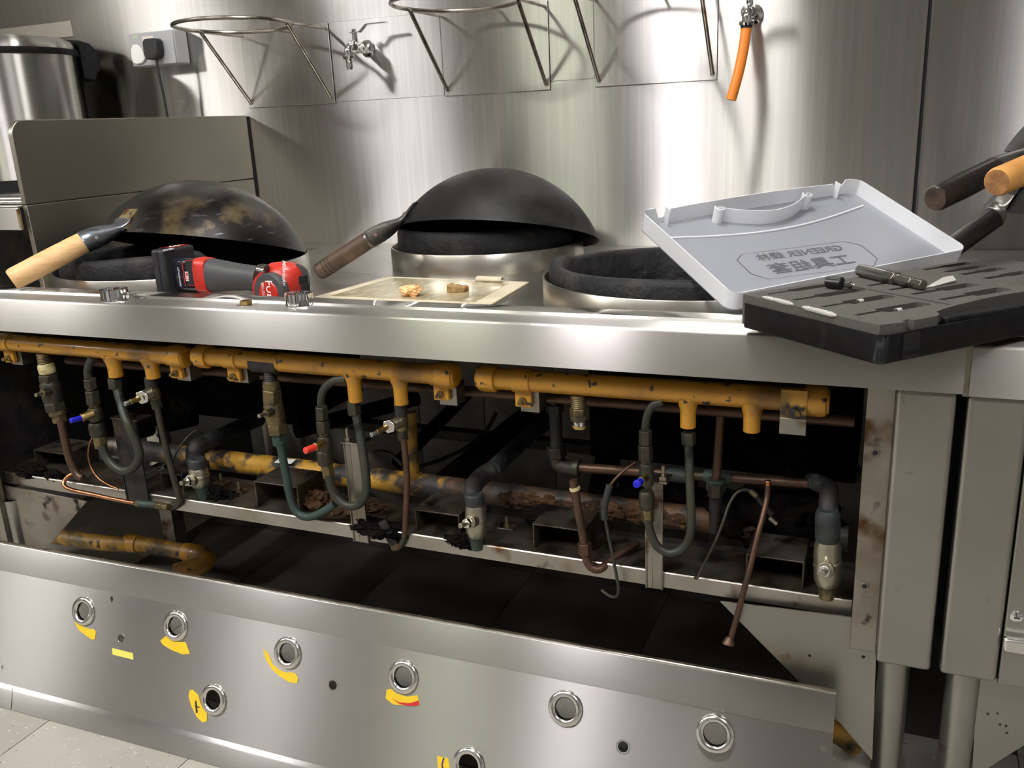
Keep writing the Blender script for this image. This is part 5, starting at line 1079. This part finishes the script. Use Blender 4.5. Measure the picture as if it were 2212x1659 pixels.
for (a, b, c_, d_, wn, ww, sp_) in ((330, 392, 850, 325, .004, .010, .33), (525, 434, 1060, 362, .005, .012, .33), (735, 484, 1290, 410, .005, .013, .33), (980, 545, 1570, 470, .005, .014, .33),
                             (1070, 330, 1270, 300, .006, .006, .5), (1230, 360, 1440, 335, .006, .006, .5), (1395, 392, 1890, 322, .006, .013, .42), (1600, 432, 2105, 352, .006, .014, .42), (1480, 212, 1840, 160, .006, .010, .4), (1640, 228, 1960, 188, .007, .010, .4), (1755, 248, 2110, 205, .008, .012, .4), (1930, 277, 2260, 225, .008, .012, .4)):
    pocket(*Z8(a, b), *Z8(c_, d_), wn, ww, sp_)
# long groove along the short side
def groove(a, b, c_, d_, w_):
    s0, t0 = fst(*Z8(a, b)); s1, t1 = fst(*Z8(c_, d_)); sm = (s0+s1)/2
    pk.append([kp(sm-w_/2, t0, ft_), kp(sm+w_/2, t0, ft_), kp(sm+w_/2, t1, ft_), kp(sm-w_/2, t1, ft_)])
    return sm, t0, t1
g1 = groove(905, 318, 1640, 474, .006)
MB().holed([kp(s, t, ft_) for s, t in fo], pk, UPZ, ft_-.004, floor=.008).build('foam_insert', 'foam', kc, smooth=0)
# carrying handle
R = []
for i in range(25):
    f = i/24; p = kp(.100+.25*f, .013-.006*math.sin(math.pi*f), .036); wd = .002+.013*math.sin(math.pi*f)
    R.append([p+e1*wd, p-e1*(.006+.2*wd), p-e1*(.006+.2*wd)-UPZ*.014, p+e1*wd-UPZ*.014])
MB().loops(R).build('handle', 'black_plastic', kc, bevel=.002, smooth=45)
# bits in their clear sleeves and screwdriver bit in the groove
gb = thing('drill_bit', 'thin twist bit lying in the long groove of the foam', 'drill bit', kp(g1[0], (g1[1]+g1[2])/2, ft_-.006))
MB().cyl(kp(g1[0], g1[1]-.006, ft_-.005), kp(g1[0], g1[2]+.03, ft_-.005), .0018, n=10).build('shank', 'tool_black', gb)
tw_ = []
p0, p1 = kp(g1[0], g1[2]+.030, ft_-.005), kp(g1[0], g1[2]+.002, ft_-.005)
MB().tube([p0.lerp(p1, i/24)+UPZ*.0007*math.sin(i*1.3)+e2*.0007*math.cos(i*1.3) for i in range(25)], .0014, 8).build('flute', 'tool_steel', gb)
nd = thing('nut_driver', 'short black nut driver bit lying at the back edge of the foam', 'bit', az(*Z8(820, 300), .788+ft_))
a, b = onp(*Z8(770, 300), FO+UPZ*.008, UPZ), onp(*Z8(880, 312), FO+UPZ*.008, UPZ); MB().cyl(a, b, .0075, n=18).build('socket', 'tool_black', nd, bevel=.001)
MB().cyl(b, b+(b-a).normalized()*.0004, .0058, n=18).build('socket_mouth', 'dark_gap', nd)
c = onp(*Z8(945, 328), FO+UPZ*.004, UPZ); MB().cyl(b-UPZ*.002, c, .0032, n=12).build('shank', 'tool_steel', nd); MB().torus(c, (c-b), .0042, .0012, 16, 6).build('collar', 'steel_bright', nd)
ns = thing('socket_adapter', 'long steel socket adapter with hex drive lying on the foam', 'socket tool', onp(*Z8(1240, 270), FO, UPZ))
hh_ = .0085; T0, T1 = onp(*Z8(1012, 215), FO+UPZ*hh_, UPZ), onp(*Z8(1475, 325), FO+UPZ*hh_*.8, UPZ); dx_ = (T1-T0); Ln = dx_.length; dx_.normalize()
MB().lathe(T0, dx_, [(0, 0), (.0078, 0), (.0082, .001), (.0082, Ln*.45), (0, Ln*.45)], n=28).build('socket', 'tool_steel', ns); MB().cyl(T0-dx_*.0003, T0+dx_*.0002, .0058, n=20).build('socket_mouth', 'dark_gap', ns)
MB().cyl(T0+dx_*Ln*.44, T0+dx_*Ln*.60, .0088, n=6).build('hex_body', 'tool_steel', ns, bevel=.0008)
MB().cyl(T0+dx_*Ln*.59, T0+dx_*Ln*.66, .0062, n=18).build('neck', 'tool_steel', ns); MB().cyl(T0+dx_*Ln*.65, T0+dx_*Ln*.84, .0066, n=6).build('hex_shank', 'tool_steel', ns, bevel=.0006)
MB().cyl(T0+dx_*Ln*.83, T0+dx_*Ln*.88, .0052, n=14).build('shank_groove', 'tool_steel', ns); MB().cyl(T0+dx_*Ln*.87, T0+dx_*Ln, .0064, n=6).build('hex_end', 'tool_steel', ns, bevel=.0006)
for (q, lab) in (([(298, 412), (520, 466)], 'clear sleeved bit pressed in the foam near the case corner'), ([(590, 485), (835, 547)], 'clear sleeved bit pressed in the foam along the short side')):
    a, b = onp(*Z8(*q[0]), FO+UPZ*.001, UPZ), onp(*Z8(*q[1]), FO+UPZ*.001, UPZ)
    t = thing('sleeved_bit', lab, 'bit', a.lerp(b, .5), 'sleeved bits in the foam'); d = (b-a).normalized()
    MB().tube([a, a.lerp(b, .15), a.lerp(b, .85), b], [.0012, .0028, .0028, .0012], 10).build('sleeve', 'clear_wrap', t)
    for f in (.25, .38, .8): MB().torus(a.lerp(b, f), d, .0026, .0007, 14, 6).build('bead', 'steel_bright', t)
wr = []
for (u, v, lab) in ((1640, 290, 'crumpled clear film strip on the foam beside the socket adapter'),):
    p = [onp(*Z8(1490, 345), FO+UPZ*.001, UPZ), onp(*Z8(1555, 335), FO+UPZ*.001, UPZ), onp(*Z8(1715, 290), FO+UPZ*.004, UPZ), onp(*Z8(1690, 258), FO+UPZ*.006, UPZ), onp(*Z8(1620, 270), FO+UPZ*.005, UPZ)]
    tag(MB().prism(p, UPZ*.0006).build('clear_film', 'clear_wrap', smooth=0), lab, 'film')
for (u, v, lab) in ((1010, 448, 'small curled clear film scrap on the foam, the left one'), (1290, 515, 'small curled clear film scrap on the foam, the right one')):
    c = onp(*Z8(u, v), FO, UPZ); mb = MB(); R = [[c+e2*.007*(i/6-.5)+e1*(.003*math.cos(a))+UPZ*(.0005+.003*math.sin(a)) for a in [math.pi*k/6 for k in range(7)]] for i in range(7)]
    mb.loops(R, False, False, closed=False); tag(mb.build('film_scrap', 'clear_wrap', smooth=60, solid=.0003), lab, 'film')
